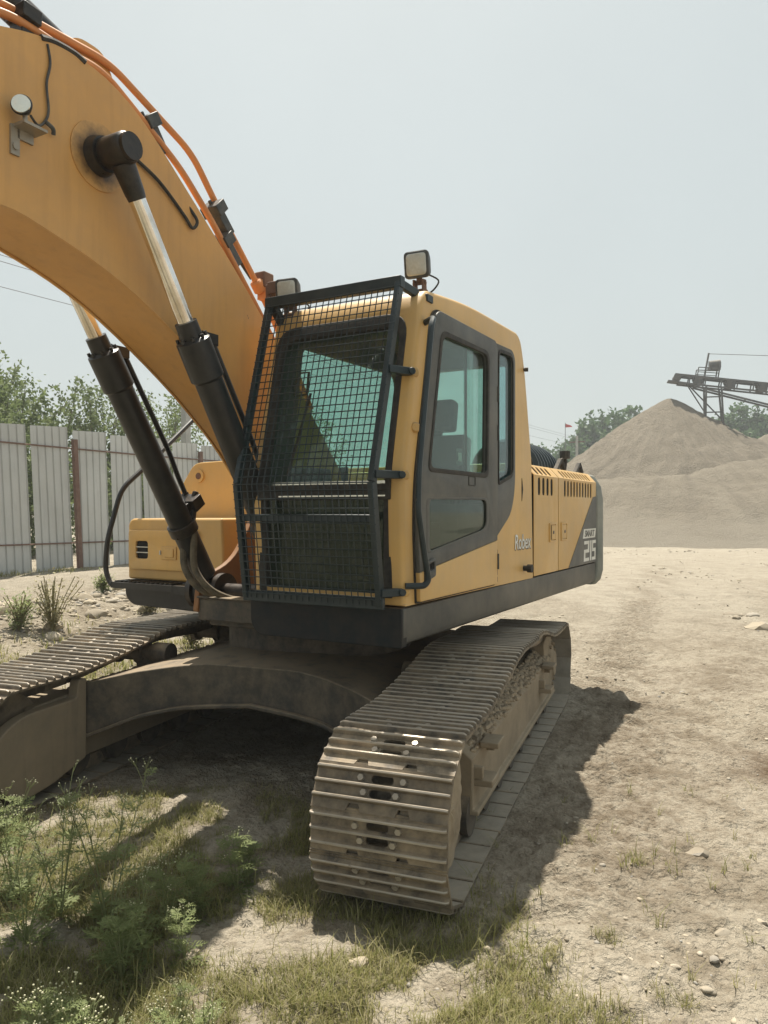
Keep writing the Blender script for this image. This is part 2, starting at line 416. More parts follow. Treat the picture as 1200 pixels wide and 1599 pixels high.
class MB:
    def __init__(s):
        s.v, s.f, s.mi = [], [], []
    def add(s, vs, fs, m=0):
        o = len(s.v)
        s.v += [tuple(q) for q in vs]
        s.f += [tuple(i + o for i in q) for q in fs]
        s.mi += [m] * len(fs)
    def box(s, lo, hi, m=0, mat=None):
        (x0, y0, z0), (x1, y1, z1) = lo, hi
        vs = [Vector(q) for q in ((x0, y0, z0), (x1, y0, z0), (x1, y1, z0), (x0, y1, z0), (x0, y0, z1), (x1, y0, z1), (x1, y1, z1), (x0, y1, z1))]
        if mat:
            vs = [mat @ q for q in vs]
        s.add(vs, [(3, 2, 1, 0), (4, 5, 6, 7), (0, 1, 5, 4), (1, 2, 6, 5), (2, 3, 7, 6), (3, 0, 4, 7)], m)
    def bar(s, p0, p1, w, h, m=0, upv=(0, 0, 1)):
        """a rectangular bar from p0 to p1"""
        p0, p1 = Vector(p0), Vector(p1)
        d = (p1 - p0)
        L = d.length
        d.normalize()
        u = Vector(upv)
        if abs(d.dot(u)) > 0.98:
            u = Vector((1, 0, 0))
        x = d.cross(u).normalized()
        u = x.cross(d)
        vs = []
        for t in (p0, p1):
            for a, b in ((-1, -1), (1, -1), (1, 1), (-1, 1)):
                vs.append(t + x * (a * w / 2) + u * (b * h / 2))
        s.add(vs, [(3, 2, 1, 0), (4, 5, 6, 7), (0, 1, 5, 4), (1, 2, 6, 5), (2, 3, 7, 6), (3, 0, 4, 7)], m)
    def cyl(s, p0, p1, r0, r1=None, n=20, m=0, caps=True):
        r1 = r0 if r1 is None else r1
        p0, p1 = Vector(p0), Vector(p1)
        d = (p1 - p0).normalized()
        u = Vector((0, 0, 1)) if abs(d.z) < 0.9 else Vector((1, 0, 0))
        x = d.cross(u).normalized()
        y = d.cross(x)
        vs = []
        for c, r in ((p0, r0), (p1, r1)):
            for i in range(n):
                a = 2 * math.pi * i / n
                vs.append(c + x * (math.cos(a) * r) + y * (math.sin(a) * r))
        fs = [(i, (i + 1) % n, n + (i + 1) % n, n + i) for i in range(n)]
        if caps:
            fs += [tuple(range(n - 1, -1, -1)), tuple(range(n, 2 * n))]
        s.add(vs, fs, m)
    def lathe(s, p0, axis, prof, n=24, m=0):
        """prof: (distance along axis, radius)"""
        p0 = Vector(p0)
        d = Vector(axis).normalized()
        u = Vector((0, 0, 1)) if abs(d.z) < 0.9 else Vector((1, 0, 0))
        x = d.cross(u).normalized()
        y = d.cross(x)
        vs, fs = [], []
        for t, r in prof:
            for i in range(n):
                a = 2 * math.pi * i / n
                vs.append(p0 + d * t + x * (math.cos(a) * r) + y * (math.sin(a) * r))
        for j in range(len(prof) - 1):
            for i in range(n):
                fs.append((j * n + i, j * n + (i + 1) % n, (j + 1) * n + (i + 1) % n, (j + 1) * n + i))
        fs += [tuple(range(n - 1, -1, -1)), tuple(range((len(prof) - 1) * n, len(prof) * n))]
        s.add(vs, fs, m)
    def tube(s, pts, r, n=10, m=0, bend=0.0, seg=5):
        """a round tube along a polyline; bend = corner radius"""
        P = [Vector(p) for p in pts]
        if bend > 0 and len(P) > 2:
            Q = [P[0]]
            for i in range(1, len(P) - 1):
                a, b = P[i - 1] - P[i], P[i + 1] - P[i]
                d = min(bend, a.length * 0.45, b.length * 0.45)
                e0, e1 = P[i] + a.normalized() * d, P[i] + b.normalized() * d
                for k in range(seg + 1):
                    t = k / seg
                    Q.append(e0 * (1 - t) ** 2 + P[i] * 2 * t * (1 - t) + e1 * t * t)
            Q.append(P[-1])
            P = Q
        vs, fs = [], []
        prev = None
        for i, p in enumerate(P):
            d = (P[min(i + 1, len(P) - 1)] - P[max(i - 1, 0)]).normalized()
            if prev is None:
                u = Vector((0, 0, 1)) if abs(d.z) < 0.9 else Vector((1, 0, 0))
                x = d.cross(u).normalized()
            else:
                x = (prev - d * prev.dot(d)).normalized()
            prev = x
            y = d.cross(x)
            rr = r[i] if isinstance(r, (list, tuple)) else r
            for k in range(n):
                a = 2 * math.pi * k / n
                vs.append(p + x * (math.cos(a) * rr) + y * (math.sin(a) * rr))
        for j in range(len(P) - 1):
            for k in range(n):
                fs.append((j * n + k, j * n + (k + 1) % n, (j + 1) * n + (k + 1) % n, (j + 1) * n + k))
        fs += [tuple(range(n - 1, -1, -1)), tuple(range((len(P) - 1) * n, len(P) * n))]
        s.add(vs, fs, m)
    def prism(s, poly, axis, lo, hi, m=0):
        """poly in the two other axes ('y': (x,z), 'x': (y,z), 'z': (x,y))"""
        n = len(poly)
        def mk(p, t):
            return {'y': (p[0], t, p[1]), 'x': (t, p[0], p[1]), 'z': (p[0], p[1], t)}[axis]
        vs = [mk(p, lo) for p in poly] + [mk(p, hi) for p in poly]
        fs = [tuple(range(n)), tuple(range(2 * n - 1, n - 1, -1))] + [((i + 1) % n, i, n + i, n + (i + 1) % n) for i in range(n)]
        s.add(vs, fs, m)
    def mesh(s, name, mats=(), smooth=35):
        me = bpy.data.meshes.new(name)
        me.from_pydata(s.v, [], s.f)
        me.polygons.foreach_set('material_index', s.mi)
        for q in mats:
            me.materials.append(MAT[q])
        bm = bmesh.new()
        bm.from_mesh(me)
        bmesh.ops.recalc_face_normals(bm, faces=bm.faces)
        bm.to_mesh(me)
        bm.free()
        if smooth:
            me.polygons.foreach_set('use_smooth', [True] * len(me.polygons))
            me.set_sharp_from_angle(angle=R(smooth))
        return me

def plate_mesh(name, outer, holes, thick, mats, mat4=None, bevel=0.0, tilt=None):
    """a flat plate with real holes: polygon in x,y; extruded +-thick/2 in z, then moved by mat4"""
    cu = bpy.data.curves.new(name, 'CURVE')
    cu.dimensions = '2D'
    cu.fill_mode = 'BOTH'
    cu.extrude = max(thick / 2 - bevel, 0.0005)
    cu.bevel_depth = bevel
    cu.bevel_resolution = 2
    if bevel:
        cu.offset = -bevel
    for pl in [outer] + list(holes):
        sp = cu.splines.new('POLY')
        sp.points.add(len(pl) - 1)
        for i, p in enumerate(pl):
            sp.points[i].co = (p[0], p[1], 0, 1)
        sp.use_cyclic_u = True
    ob = bpy.data.objects.new(name, cu)
    col.objects.link(ob)
    dg = bpy.context.evaluated_depsgraph_get()
    me = bpy.data.meshes.new_from_object(ob.evaluated_get(dg))
    bpy.data.objects.remove(ob)
    bpy.data.curves.remove(cu)
    me.name = name
    me.materials.clear()
    for q in mats:
        me.materials.append(MAT[q])
    bm = bmesh.new()
    bm.from_mesh(me)
    bmesh.ops.remove_doubles(bm, verts=bm.verts, dist=1e-5)
    if mat4:
        bmesh.ops.transform(bm, matrix=mat4, verts=bm.verts)
    bmesh.ops.recalc_face_normals(bm, faces=bm.faces)
    bm.to_mesh(me)
    bm.free()
    me.polygons.foreach_set('material_index', [0] * len(me.polygons))
    me.polygons.foreach_set('use_smooth', [True] * len(me.polygons))
    me.set_sharp_from_angle(angle=R(35))
    return me

def put(name, me, parent=None, W=None, bevel=0.0, **props):
    o = bpy.data.objects.new(name, me)
    col.objects.link(o)
    W = W if W is not None else Matrix.Identity(4)
    WM[o.name] = W.copy()
    if parent:
        o.parent = parent
        o.matrix_parent_inverse = WM[parent.name].inverted()
    o.matrix_basis = W
    if bevel:
        b = o.modifiers.new('bevel', 'BEVEL')
        b.width = bevel
        b.segments = 2
        b.limit_method = 'ANGLE'
        b.angle_limit = R(40)
    for k, v in props.items():
        o[k] = v
    return o

def tag(o, label, cat, group=None):
    o['label'] = label
    o['category'] = cat
    if group:
        o['group'] = group
    return o

def bool_mesh(base, cutters, name):
    """cut meshes out of a mesh, keeping the cutters' material indices"""
    ob = bpy.data.objects.new('tmp_base', base)
    col.objects.link(ob)
    tmp = [ob]
    for c in cutters:
        co = bpy.data.objects.new('tmp_cut', c)
        col.objects.link(co)
        tmp.append(co)
        md = ob.modifiers.new('b', 'BOOLEAN')
        md.operation = 'DIFFERENCE'
        md.solver = 'EXACT'
        md.object = co
    dg = bpy.context.evaluated_depsgraph_get()
    me = bpy.data.meshes.new_from_object(ob.evaluated_get(dg))
    for t in tmp:
        bpy.data.objects.remove(t)
    me.name = name
    me.polygons.foreach_set('use_smooth', [True] * len(me.polygons))
    me.set_sharp_from_angle(angle=R(30))
    return me

def catmull(pts, n=8):
    P = [Vector(p) for p in pts]
    out = []
    for i in range(len(P) - 1):
        p0, p1, p2, p3 = P[max(i - 1, 0)], P[i], P[i + 1], P[min(i + 2, len(P) - 1)]
        for k in range(n):
            t = k / n
            out.append(0.5 * ((2 * p1) + (p2 - p0) * t + (2 * p0 - 5 * p1 + 4 * p2 - p3) * t * t + (3 * p1 - p0 - 3 * p2 + p3) * t ** 3))
    out.append(P[-1])
    return out

# value noise on numpy arrays
_ng = np.random.RandomState(3).rand(256, 256)
def vnoise(x, y):
    xi, yi = np.floor(x).astype(int), np.floor(y).astype(int)
    fx, fy = x - xi, y - yi
    fx, fy = fx * fx * (3 - 2 * fx), fy * fy * (3 - 2 * fy)
    g = lambda a, b: _ng[a & 255, b & 255]
    return (g(xi, yi) * (1 - fx) + g(xi + 1, yi) * fx) * (1 - fy) + (g(xi, yi + 1) * (1 - fx) + g(xi + 1, yi + 1) * fx) * fy - 0.5
def fbm(x, y, o=4, g=0.5):
    r, a, s = 0, 1.0, 1.0
    for i in range(o):
        r = r + a * vnoise(x * s + i * 17.3, y * s + i * 9.1)
        a *= g
        s *= 2.03
    return r
def sstep(a, b, x):
    t = np.clip((x - a) / (b - a), 0, 1)
    return t * t * (3 - 2 * t)

# ------------------------------------------------------------------ the setting: ground
C0 = Vector((-0.46, 5.55, 0))            # swing centre of the excavator
YU, YT = R(29.3), R(20.4)
def frame(y):
    return Matrix.Translation(C0) @ Matrix.Rotation(math.atan2(-math.cos(y), -math.sin(y)), 4, 'Z')
U, T = frame(YU), frame(YT)              # upper structure and undercarriage: x forward, y left, z up
F0, FU, FN = (-8.0, 15.8), (0.482, 0.876), (0.876, -0.482)

def gmasks(x, y):
    dx, dy = x - F0[0], y - F0[1]
    d = dx * FN[0] + dy * FN[1]
    t = dx * FU[0] + dy * FU[1]
    rx, ry = x - C0.x, y - C0.y
    a = -rx * math.sin(YT) - ry * math.cos(YT)
    b = rx * math.cos(YT) - ry * math.sin(YT)
    return d, t, a, b

def gh(x, y):
    x, y = np.asarray(x, float), np.asarray(y, float)
    d, t, a, b = gmasks(x, y)
    side = 1 - sstep(14, 20, t)
    h = 0.35 * sstep(7.7, 5.4, d) * side
    h = h + 0.13 * np.exp(-((d - 5.4) / 0.6) ** 2) * (0.6 + 1.2 * vnoise(x * 1.3, y * 1.3)) * side
    near = 1 - sstep(14, 30, np.hypot(x, y - 5))
    n = 0.05 * fbm(x * 0.8, y * 0.8, 3) + 0.030 * fbm(x * 3.1 + 5, y * 3.1, 4, 0.55) * near
    n = n + (0.045 * np.abs(fbm(x * 6.0, y * 8.0, 4, 0.62)) + 0.012 * vnoise(x * 24, y * 27)) * near
    # clods torn up beside the track and lugged wheel ruts further back
    band = np.exp(-((b - 2.0) / 0.35) ** 2) * (np.abs(a) < 3.2)
    n = n + band * (0.035 * np.abs(fbm(x * 6, y * 6, 4, 0.6)))
    u1 = (x - 3.0) * 0.93 - (y - 9.5) * 0.37
    v1 = (x - 3.0) * 0.37 + (y - 9.5) * 0.93
    rut = (np.exp(-(u1 / 0.42) ** 2) + 0.8 * np.exp(-((u1 - 2.3) / 0.42) ** 2)) * sstep(-5, -2, v1) * sstep(7, 4, v1)
    n = n + rut * (0.035 * np.sin(v1 * 21 + 3.0 * np.abs(u1)) - 0.03)
    u2 = (x - 1.6) * 0.85 - (y - 3.6) * 0.52
    n = n + 0.012 * np.sin(v1 * 31 + fbm(x * 2, y * 2) * 4) * np.exp(-((b - 1.9) / 0.35) ** 2) * (np.abs(a) < 2.5)
    h = h + n
    trk = sstep(0.12, 0.0, np.maximum(np.abs(np.abs(b) - 1.26) - 0.32, np.abs(a) - 1.95))
    h = h * (1 - trk) + 0.016 * trk
    far = sstep(200, 800, np.hypot(x, y))
    return h * (1 - far)

def grass_mask(x, y):
    """how much grass grows at a spot, 0..1"""
    x, y = np.asarray(x, float), np.asarray(y, float)
    d, t, a, b = gmasks(x, y)
    n = fbm(x * 1.6 + 3, y * 1.6, 4)
    n2 = fbm(x * 5 + 9, y * 5 + 2, 3)
    edge = 0.62 - 0.42 * (y - 2.5)                         # right-hand border of the green in the foreground
    m = sstep(0.28, -0.15, x - edge + 0.5 * n) * sstep(3.75, 3.2, y + 0.45 * n - 0.25 * np.minimum(x, 0.0) * 0)
    m = np.maximum(m, sstep(3.5, 2.8, np.hypot((x + 1.25) / 1.0, (y - 3.2) / 1.1) * 2.5) * 0.75)
    m = m * sstep(-0.32, 0.06, n2 + 0.45 * n + 0.10)
    m = m * (1 - 0.55 * np.exp(-(((x - 0.12) / 0.45) ** 2 + ((y - 3.3) / 0.22) ** 2)))
    bare = np.exp(-(((x + 0.55) / 0.30) ** 2 + ((y - 2.93) / 0.16) ** 2)) + np.exp(-(((x + 0.28) / 0.22) ** 2 + ((y - 3.0) / 0.12) ** 2))
    m = m * (1 - np.clip(bare * 1.1, 0, 0.93))
    tuft = lambda px, py, r: np.exp(-(((x - px) ** 2 + (y - py) ** 2) / r ** 2))
    for q in ((0.56, 2.62, 0.11), (0.72, 2.52, 0.09), (0.42, 2.75, 0.10), (0.97, 2.66, 0.035), (1.05, 2.63, 0.03), (0.47, 3.06, 0.09), (0.55, 3.22, 0.05),
              (0.62, 2.86, 0.06), (1.2, 3.6, 0.05), (0.88, 3.0, 0.04)):
        m = np.maximum(m, tuft(*q) * 0.7)
    # strips beside the far track and along the foot of the fence
    side = 1 - sstep(14, 18, t)
    g2 = np.exp(-((d - 7.75) / 0.85) ** 2) * sstep(-0.4, 0.0, n + n2 * 0.5) * side
    g3 = np.exp(-((d - 0.35) / 0.35) ** 2) * sstep(-0.1, 0.2, n + 0.1) * side * 0.8
    m = np.maximum(m, np.maximum(g2, g3))
    trk = (np.abs(np.abs(b) - 1.26) < 0.31) & (np.abs(a) < 2.0)
    return np.where(trk, 0, m)

def axis_steps(parts):
    out = []
    for lo, hi, st in parts:
        out += list(np.arange(lo, hi, st))
    return out
geo = lambda a, b, n: list(np.geomspace(a, b, n))
gx = [-v for v in reversed(geo(9, 1500, 26))] + axis_steps([(-8.8, -3.0, 0.09), (-3.0, 3.3, 0.022), (3.3, 9, 0.09)]) + geo(9, 1500, 26)
gy = [-v for v in reversed(geo(8, 300, 10))] + axis_steps([(-7, 1.9, 0.5), (1.9, 6.8, 0.022), (6.8, 15, 0.07)]) + geo(15, 1500, 56)
gx, gy = np.array(gx), np.array(gy)
XX, YY = np.meshgrid(gx, gy)
ZZ = gh(XX, YY)
nv = XX.size
me = bpy.data.meshes.new('ground')
nx, ny = len(gx), len(gy)
idx = np.arange(nv).reshape(ny, nx)
quads = np.stack([idx[:-1, :-1], idx[:-1, 1:], idx[1:, 1:], idx[1:, :-1]], -1).reshape(-1, 4)
def mesh_np(me, verts, faces):
    nf, k = faces.shape
    me.vertices.add(len(verts))
    me.vertices.foreach_set('co', verts.astype(np.float32).ravel())
    me.loops.add(nf * k)
    me.loops.foreach_set('vertex_index', faces.astype(np.int32).ravel())
    me.polygons.add(nf)
    me.polygons.foreach_set('loop_start', np.arange(0, nf * k, k, dtype=np.int32))
    me.polygons.foreach_set('loop_total', np.full(nf, k, dtype=np.int32))
    me.update(calc_edges=True)
    me.validate()
mesh_np(me, np.stack([XX, YY, ZZ], -1).reshape(-1, 3), quads)
me.polygons.foreach_set('use_smooth', [True] * len(me.polygons))
def fattr(me, name, v):
    at = me.attributes.new(name, 'FLOAT', 'POINT')
    at.data.foreach_set('value', np.asarray(v, np.float32).ravel())
fattr(me, 'litter', np.clip(grass_mask(XX, YY) * 1.2, 0, 0.9))
dd, tt, aa, bb = gmasks(XX, YY)
u1_ = (XX - 3.0) * 0.93 - (YY - 9.5) * 0.37
v1_ = (XX - 3.0) * 0.37 + (YY - 9.5) * 0.93
rut_ = (np.exp(-(u1_ / 0.42) ** 2) + 0.8 * np.exp(-((u1_ - 2.3) / 0.42) ** 2)) * sstep(-5, -2, v1_) * sstep(30, 4, v1_)
stir_shade = rut_ * (0.45 + 0.4 * np.sin(v1_ * 21 + 3 * np.abs(u1_)))  # disturbed soil, plus lug relief shading put into the colour as stripes
stir_shade = np.maximum(stir_shade, 0.85 * np.exp(-((bb - 2.1) / 0.55) ** 2) * sstep(2.6, 1.6, np.abs(aa + 0.4)))
stir_shade = np.maximum(stir_shade, 0.65 * sstep(0.02, 0.30, fbm(XX * 0.45 + 2, YY * 0.30 + 7, 4)) * sstep(13, 8, YY) * sstep(1.0, 2.0, XX))
stir_shade = np.maximum(stir_shade, 0.5 * sstep(0.12, 0.35, fbm(XX * 0.22 + 5, YY * 0.10, 4)) * sstep(60, 30, YY) * sstep(7, 10, YY))
fattr(me, 'stir_shade', np.clip(stir_shade, 0, 1))
fattr(me, 'oil', np.exp(-(((XX - 2.62) / 0.34) ** 2 + ((YY - 5.0) / 0.42) ** 2)))
fattr(me, 'pale', np.maximum(sstep(7.5, 13, YY) * sstep(-1, 3, XX) * 0.7, np.maximum(np.exp(-((dd - 2.4) / 2.0) ** 2) * 0.9, sstep(30, 45, YY) * 0.7)))
me.materials.append(MAT['ground'])
put('ground', me, kind='structure')

# ------------------------------------------------------------------ sand piles
def heightfield(name, fn, x0, x1, y0, y1, st, mat):
    xs, ys = np.arange(x0, x1 + st, st), np.arange(y0, y1 + st, st)
    X, Y = np.meshgrid(xs, ys)
    Z = fn(X, Y)
    n = len(xs)
    id_ = np.arange(X.size).reshape(X.shape)
    q = np.stack([id_[:-1, :-1], id_[:-1, 1:], id_[1:, 1:], id_[1:, :-1]], -1).reshape(-1, 4)
    keep = Z.ravel()[q].max(1) > -0.6
    me = bpy.data.meshes.new(name)
    mesh_np(me, np.stack([X, Y, Z], -1).reshape(-1, 3), q[keep])
    bm = bmesh.new()
    bm.from_mesh(me)
    bmesh.ops.delete(bm, geom=[v for v in bm.verts if not v.link_faces], context='VERTS')
    bm.to_mesh(me)
    bm.free()
    me.polygons.foreach_set('use_smooth', [True] * len(me.polygons))
    me.materials.append(MAT[mat])
    return put(name, me)
def pile(X, Y):
    gul = 0.5 * fbm(X * 0.35, Y * 0.35, 4) + 0.22 * fbm(X * 1.3, Y * 1.3, 3)
    c1 = 10.9 - 0.675 * np.sqrt((X - 22.6) ** 2 + (Y - 60) ** 2 + 0.25)
    c2 = 9.9 - 0.66 * np.sqrt((X - 28.6) ** 2 + (Y - 66) ** 2 + 0.5)
    c3 = 8.8 - 0.6 * np.sqrt((X - 34) ** 2 + (Y - 66) ** 2 + 1)
    m = np.maximum(np.maximum(c1, c2), c3)
    ang = np.arctan2(Y - 60, X - 22.6)
    return m + gul * sstep(11, 7, m) * 0.8 + 0.15 * np.sin(ang * 40 + fbm(X, Y) * 5) * sstep(10.5, 8, m)
o = heightfield('sand_pile', pile, 2, 52, 38, 84, 0.3, 'sand')
tag(o, 'tall pointed cone of grey-brown sand under the conveyor head', 'sand pile')
def mound(X, Y):
    H = np.interp(X, [4, 9, 14, 19.5, 21.3, 23.0, 25.0, 30, 36, 42], [0.2, 2.6, 3.7, 4.0, 4.35, 5.0, 5.4, 5.9, 5.5, 2])
    yc = 49 + 1.2 * fbm(X * 0.16, Y * 0 + 2.0, 3)
    dz = np.where(Y < yc, 0.62 * (yc - Y), 0.5 * (Y - yc))
    h = H - np.sqrt(dz ** 2 + 0.7) + 0.8
    h = h + 0.55 * fbm(X * 0.28, Y * 0.28, 4) + 0.12 * fbm(X * 1.8, Y * 1.8, 3)
    toe = 1.9 * np.log1p(np.exp(np.clip(h / 1.9, -20, 20)))
    return toe - 0.16 + 0.06 * fbm(X * 1.1, Y * 1.1, 3)
o = heightfield('sand_mound', mound, 1, 46, 29, 62, 0.25, 'sand2')
tag(o, 'long low rounded bank of pale sand in front of the tall pile', 'sand mound')
def rubble(X, Y):
    r = np.hypot((X - 18.6) / 2.6, (Y - 41.6) / 0.9)
    return 1.2 * np.exp(-r ** 2 * 1.5) - 0.12 + (0.35 * np.abs(fbm(X * 2.5, Y * 2.5, 4, 0.65))) * np.exp(-r ** 2)
o = heightfield('rubble_heap', rubble, 14, 23.5, 39.4, 44, 0.1, 'sand')
tag(o, 'small heap of broken grey rubble at the foot of the sand bank', 'rubble heap')

# ------------------------------------------------------------------ conveyor above the pile
def P3(x, y, Z):          # image pixel x, y plus an assumed depth Z, turned into a world position
    return Vector(((x - 600) / 1183 * Z, Z, 1.7 + (797 - y) / 1183 * Z))
cv = bpy.data.objects.new('conveyor', None)
col.objects.link(cv)
hd = Vector((23.3, 59.5, 12.0))
tl = Vector((46.0, 53.6, 8.4))
cv.location = (24.6, 60.2, 8.5)
WM[cv.name] = Matrix.Translation(cv.location)
tag(cv, 'dark steel belt conveyor sticking out above the sand pile on lattice legs', 'conveyor')
ax = (tl - hd).normalized()
sd = ax.cross(Vector((0, 0, 1))).normalized()
upv = sd.cross(ax)
def cvp(t, s, u):
    return hd + ax * t + sd * s + upv * u
L = (tl - hd).length
for s in (-0.55, 0.55):
    m = MB()
    m.bar(cvp(-0.4, s, 0.24), cvp(L, s, 0.24), 0.12, 0.14, upv=upv)
    m.bar(cvp(-0.2, s, -0.38), cvp(L, s, -0.38), 0.12, 0.12, upv=upv)
    put('side_rail', m.mesh('side_rail', ['convey']), cv)
t = 0.6
while t < L:
    for s in (-0.55, 0.55):
        m = MB()
        m.bar(cvp(t, s, -0.38), cvp(t, s, 0.24), 0.09, 0.09, upv=ax)
        put('lattice_bar', m.mesh('lattice_bar', ['convey']), cv)
    t += 1.15
i = 0
t = 1.0
while t < L:
    m = MB()
    m.cyl(cvp(t, -0.5, 0.1), cvp(t, 0.5, 0.1), 0.13, n=10)
    m.cyl(cvp(t + 0.5, -0.5, -0.15), cvp(t + 0.5, 0.5, -0.15), 0.13, n=10)
    m.box((-0.28, -0.62, -0.3), (0.28, 0.62, 0.25), mat=Matrix.Translation(cvp(t + 0.25, 0, 0)) @ Matrix((ax, -sd, upv)).transposed().to_4x4())
    put('idler_roller', m.mesh('idler_roller', ['convey']), cv)
    t += 2.3
m = MB()
m.box((0, -0.42, 0.30), (L + 0.5, 0.42, 0.36), mat=Matrix.Translation(hd - ax * 0.5) @ Matrix((ax, -sd, upv)).transposed().to_4x4())
put('belt', m.mesh('belt', ['rubber']), cv)
m = MB()
m.cyl(cvp(-0.3, -0.6, 0.05), cvp(-0.3, 0.6, 0.05), 0.29, n=18)
m.bar(cvp(-0.95, 0, -0.28), cvp(0.9, 0, -0.34), 1.2, 0.07, upv=upv)
put('head_drum', m.mesh('head_drum', ['convey']), cv)
m = MB()
for s in (-0.6, 0.6):
    m.bar(cvp(1.1, s, 0.2), cvp(1.1, s, 0.95), 0.07, 0.07, upv=ax)
    m.bar(cvp(2.6, s, 0.2), cvp(2.6, s, 1.5), 0.09, 0.09, upv=ax)
    m.bar(cvp(1.1, s, 0.95), cvp(2.6, s, 1.05), 0.06, 0.06, upv=upv)
    m.bar(cvp(1.1, s, 0.6), cvp(2.6, s, 0.65), 0.05, 0.05, upv=upv)
put('platform_rail', m.mesh('platform_rail', ['convey']), cv)
m = MB()
m.cyl(cvp(1.9, -0.1, 1.32), cvp(2.7, -0.1, 1.5), 0.33, n=14)
m.box((-0.4, -0.3, -0.1), (0.4, 0.3, 0.14), mat=Matrix.Translation(cvp(2.3, -0.1, 1.05)))
put('drive_motor', m.mesh('drive_motor', ['convey']), cv)
for t, dx in ((1.85, 0.0), (2.95, 0.5)):
    for s in (-0.6, 0.6):
        p = cvp(t, s, -0.35)
        m = MB()
        m.bar(p, (p.x + dx, p.y + s * 0.5, 4.5), 0.11, 0.11)
        put('leg', m.mesh('leg', ['convey']), cv)
m = MB()
for z in (10.6, 9.4, 8.6):
    k = (11.6 - z) / 7
    m.bar((cvp(1.85, -0.6, 0).x, cvp(1.85, -0.6, 0).y - 0.1, z), (cvp(2.95, -0.6, 0).x + 0.4 * k, cvp(2.95, -0.6, 0).y - 0.1, z), 0.09, 0.09)
a_, b_ = cvp(0.8, -0.55, -0.4), cvp(2.95, -0.6, 0)
m.bar(a_, (b_.x + 0.3, b_.y, 8.7), 0.09, 0.09)
m.bar(cvp(0.4, 0.55, -0.4), (b_.x - 0.6, b_.y + 1, 9.3), 0.07, 0.07)
m.bar(cvp(1.0, -0.5, -0.5), cvp(L, -0.5, -3.9), 0.13, 0.13)
m.bar(cvp(1.0, 0.5, -0.5), cvp(L, 0.5, -3.9), 0.13, 0.13)
put('brace', m.mesh('brace', ['convey']), cv)
m = MB()
m.bar(cvp(1.75, -0.6, 0.1), cvp(1.75, -0.6, 2.35) + Vector((0.05, 0, 0)), 0.11, 0.11)
put('mast', m.mesh('mast', ['convey']), cv)
m = MB()
m.tube([cvp(1.75, -0.6, 2.3), cvp(10, -0.6, 2.85), cvp(L, -0.6, 4.0)], 0.025, 5)
put('mast_cable', m.mesh('mast_cable', ['wire']), cv)
m = MB()
for s in (-1.0, 1.0):
    m.bar(cvp(19, s, -0.3), (cvp(19, s, 0).x + 0.6, cvp(19, s, 0).y + s, 0.0), 0.18, 0.18)
put('tail_support', m.mesh('tail_support', ['convey']), cv)

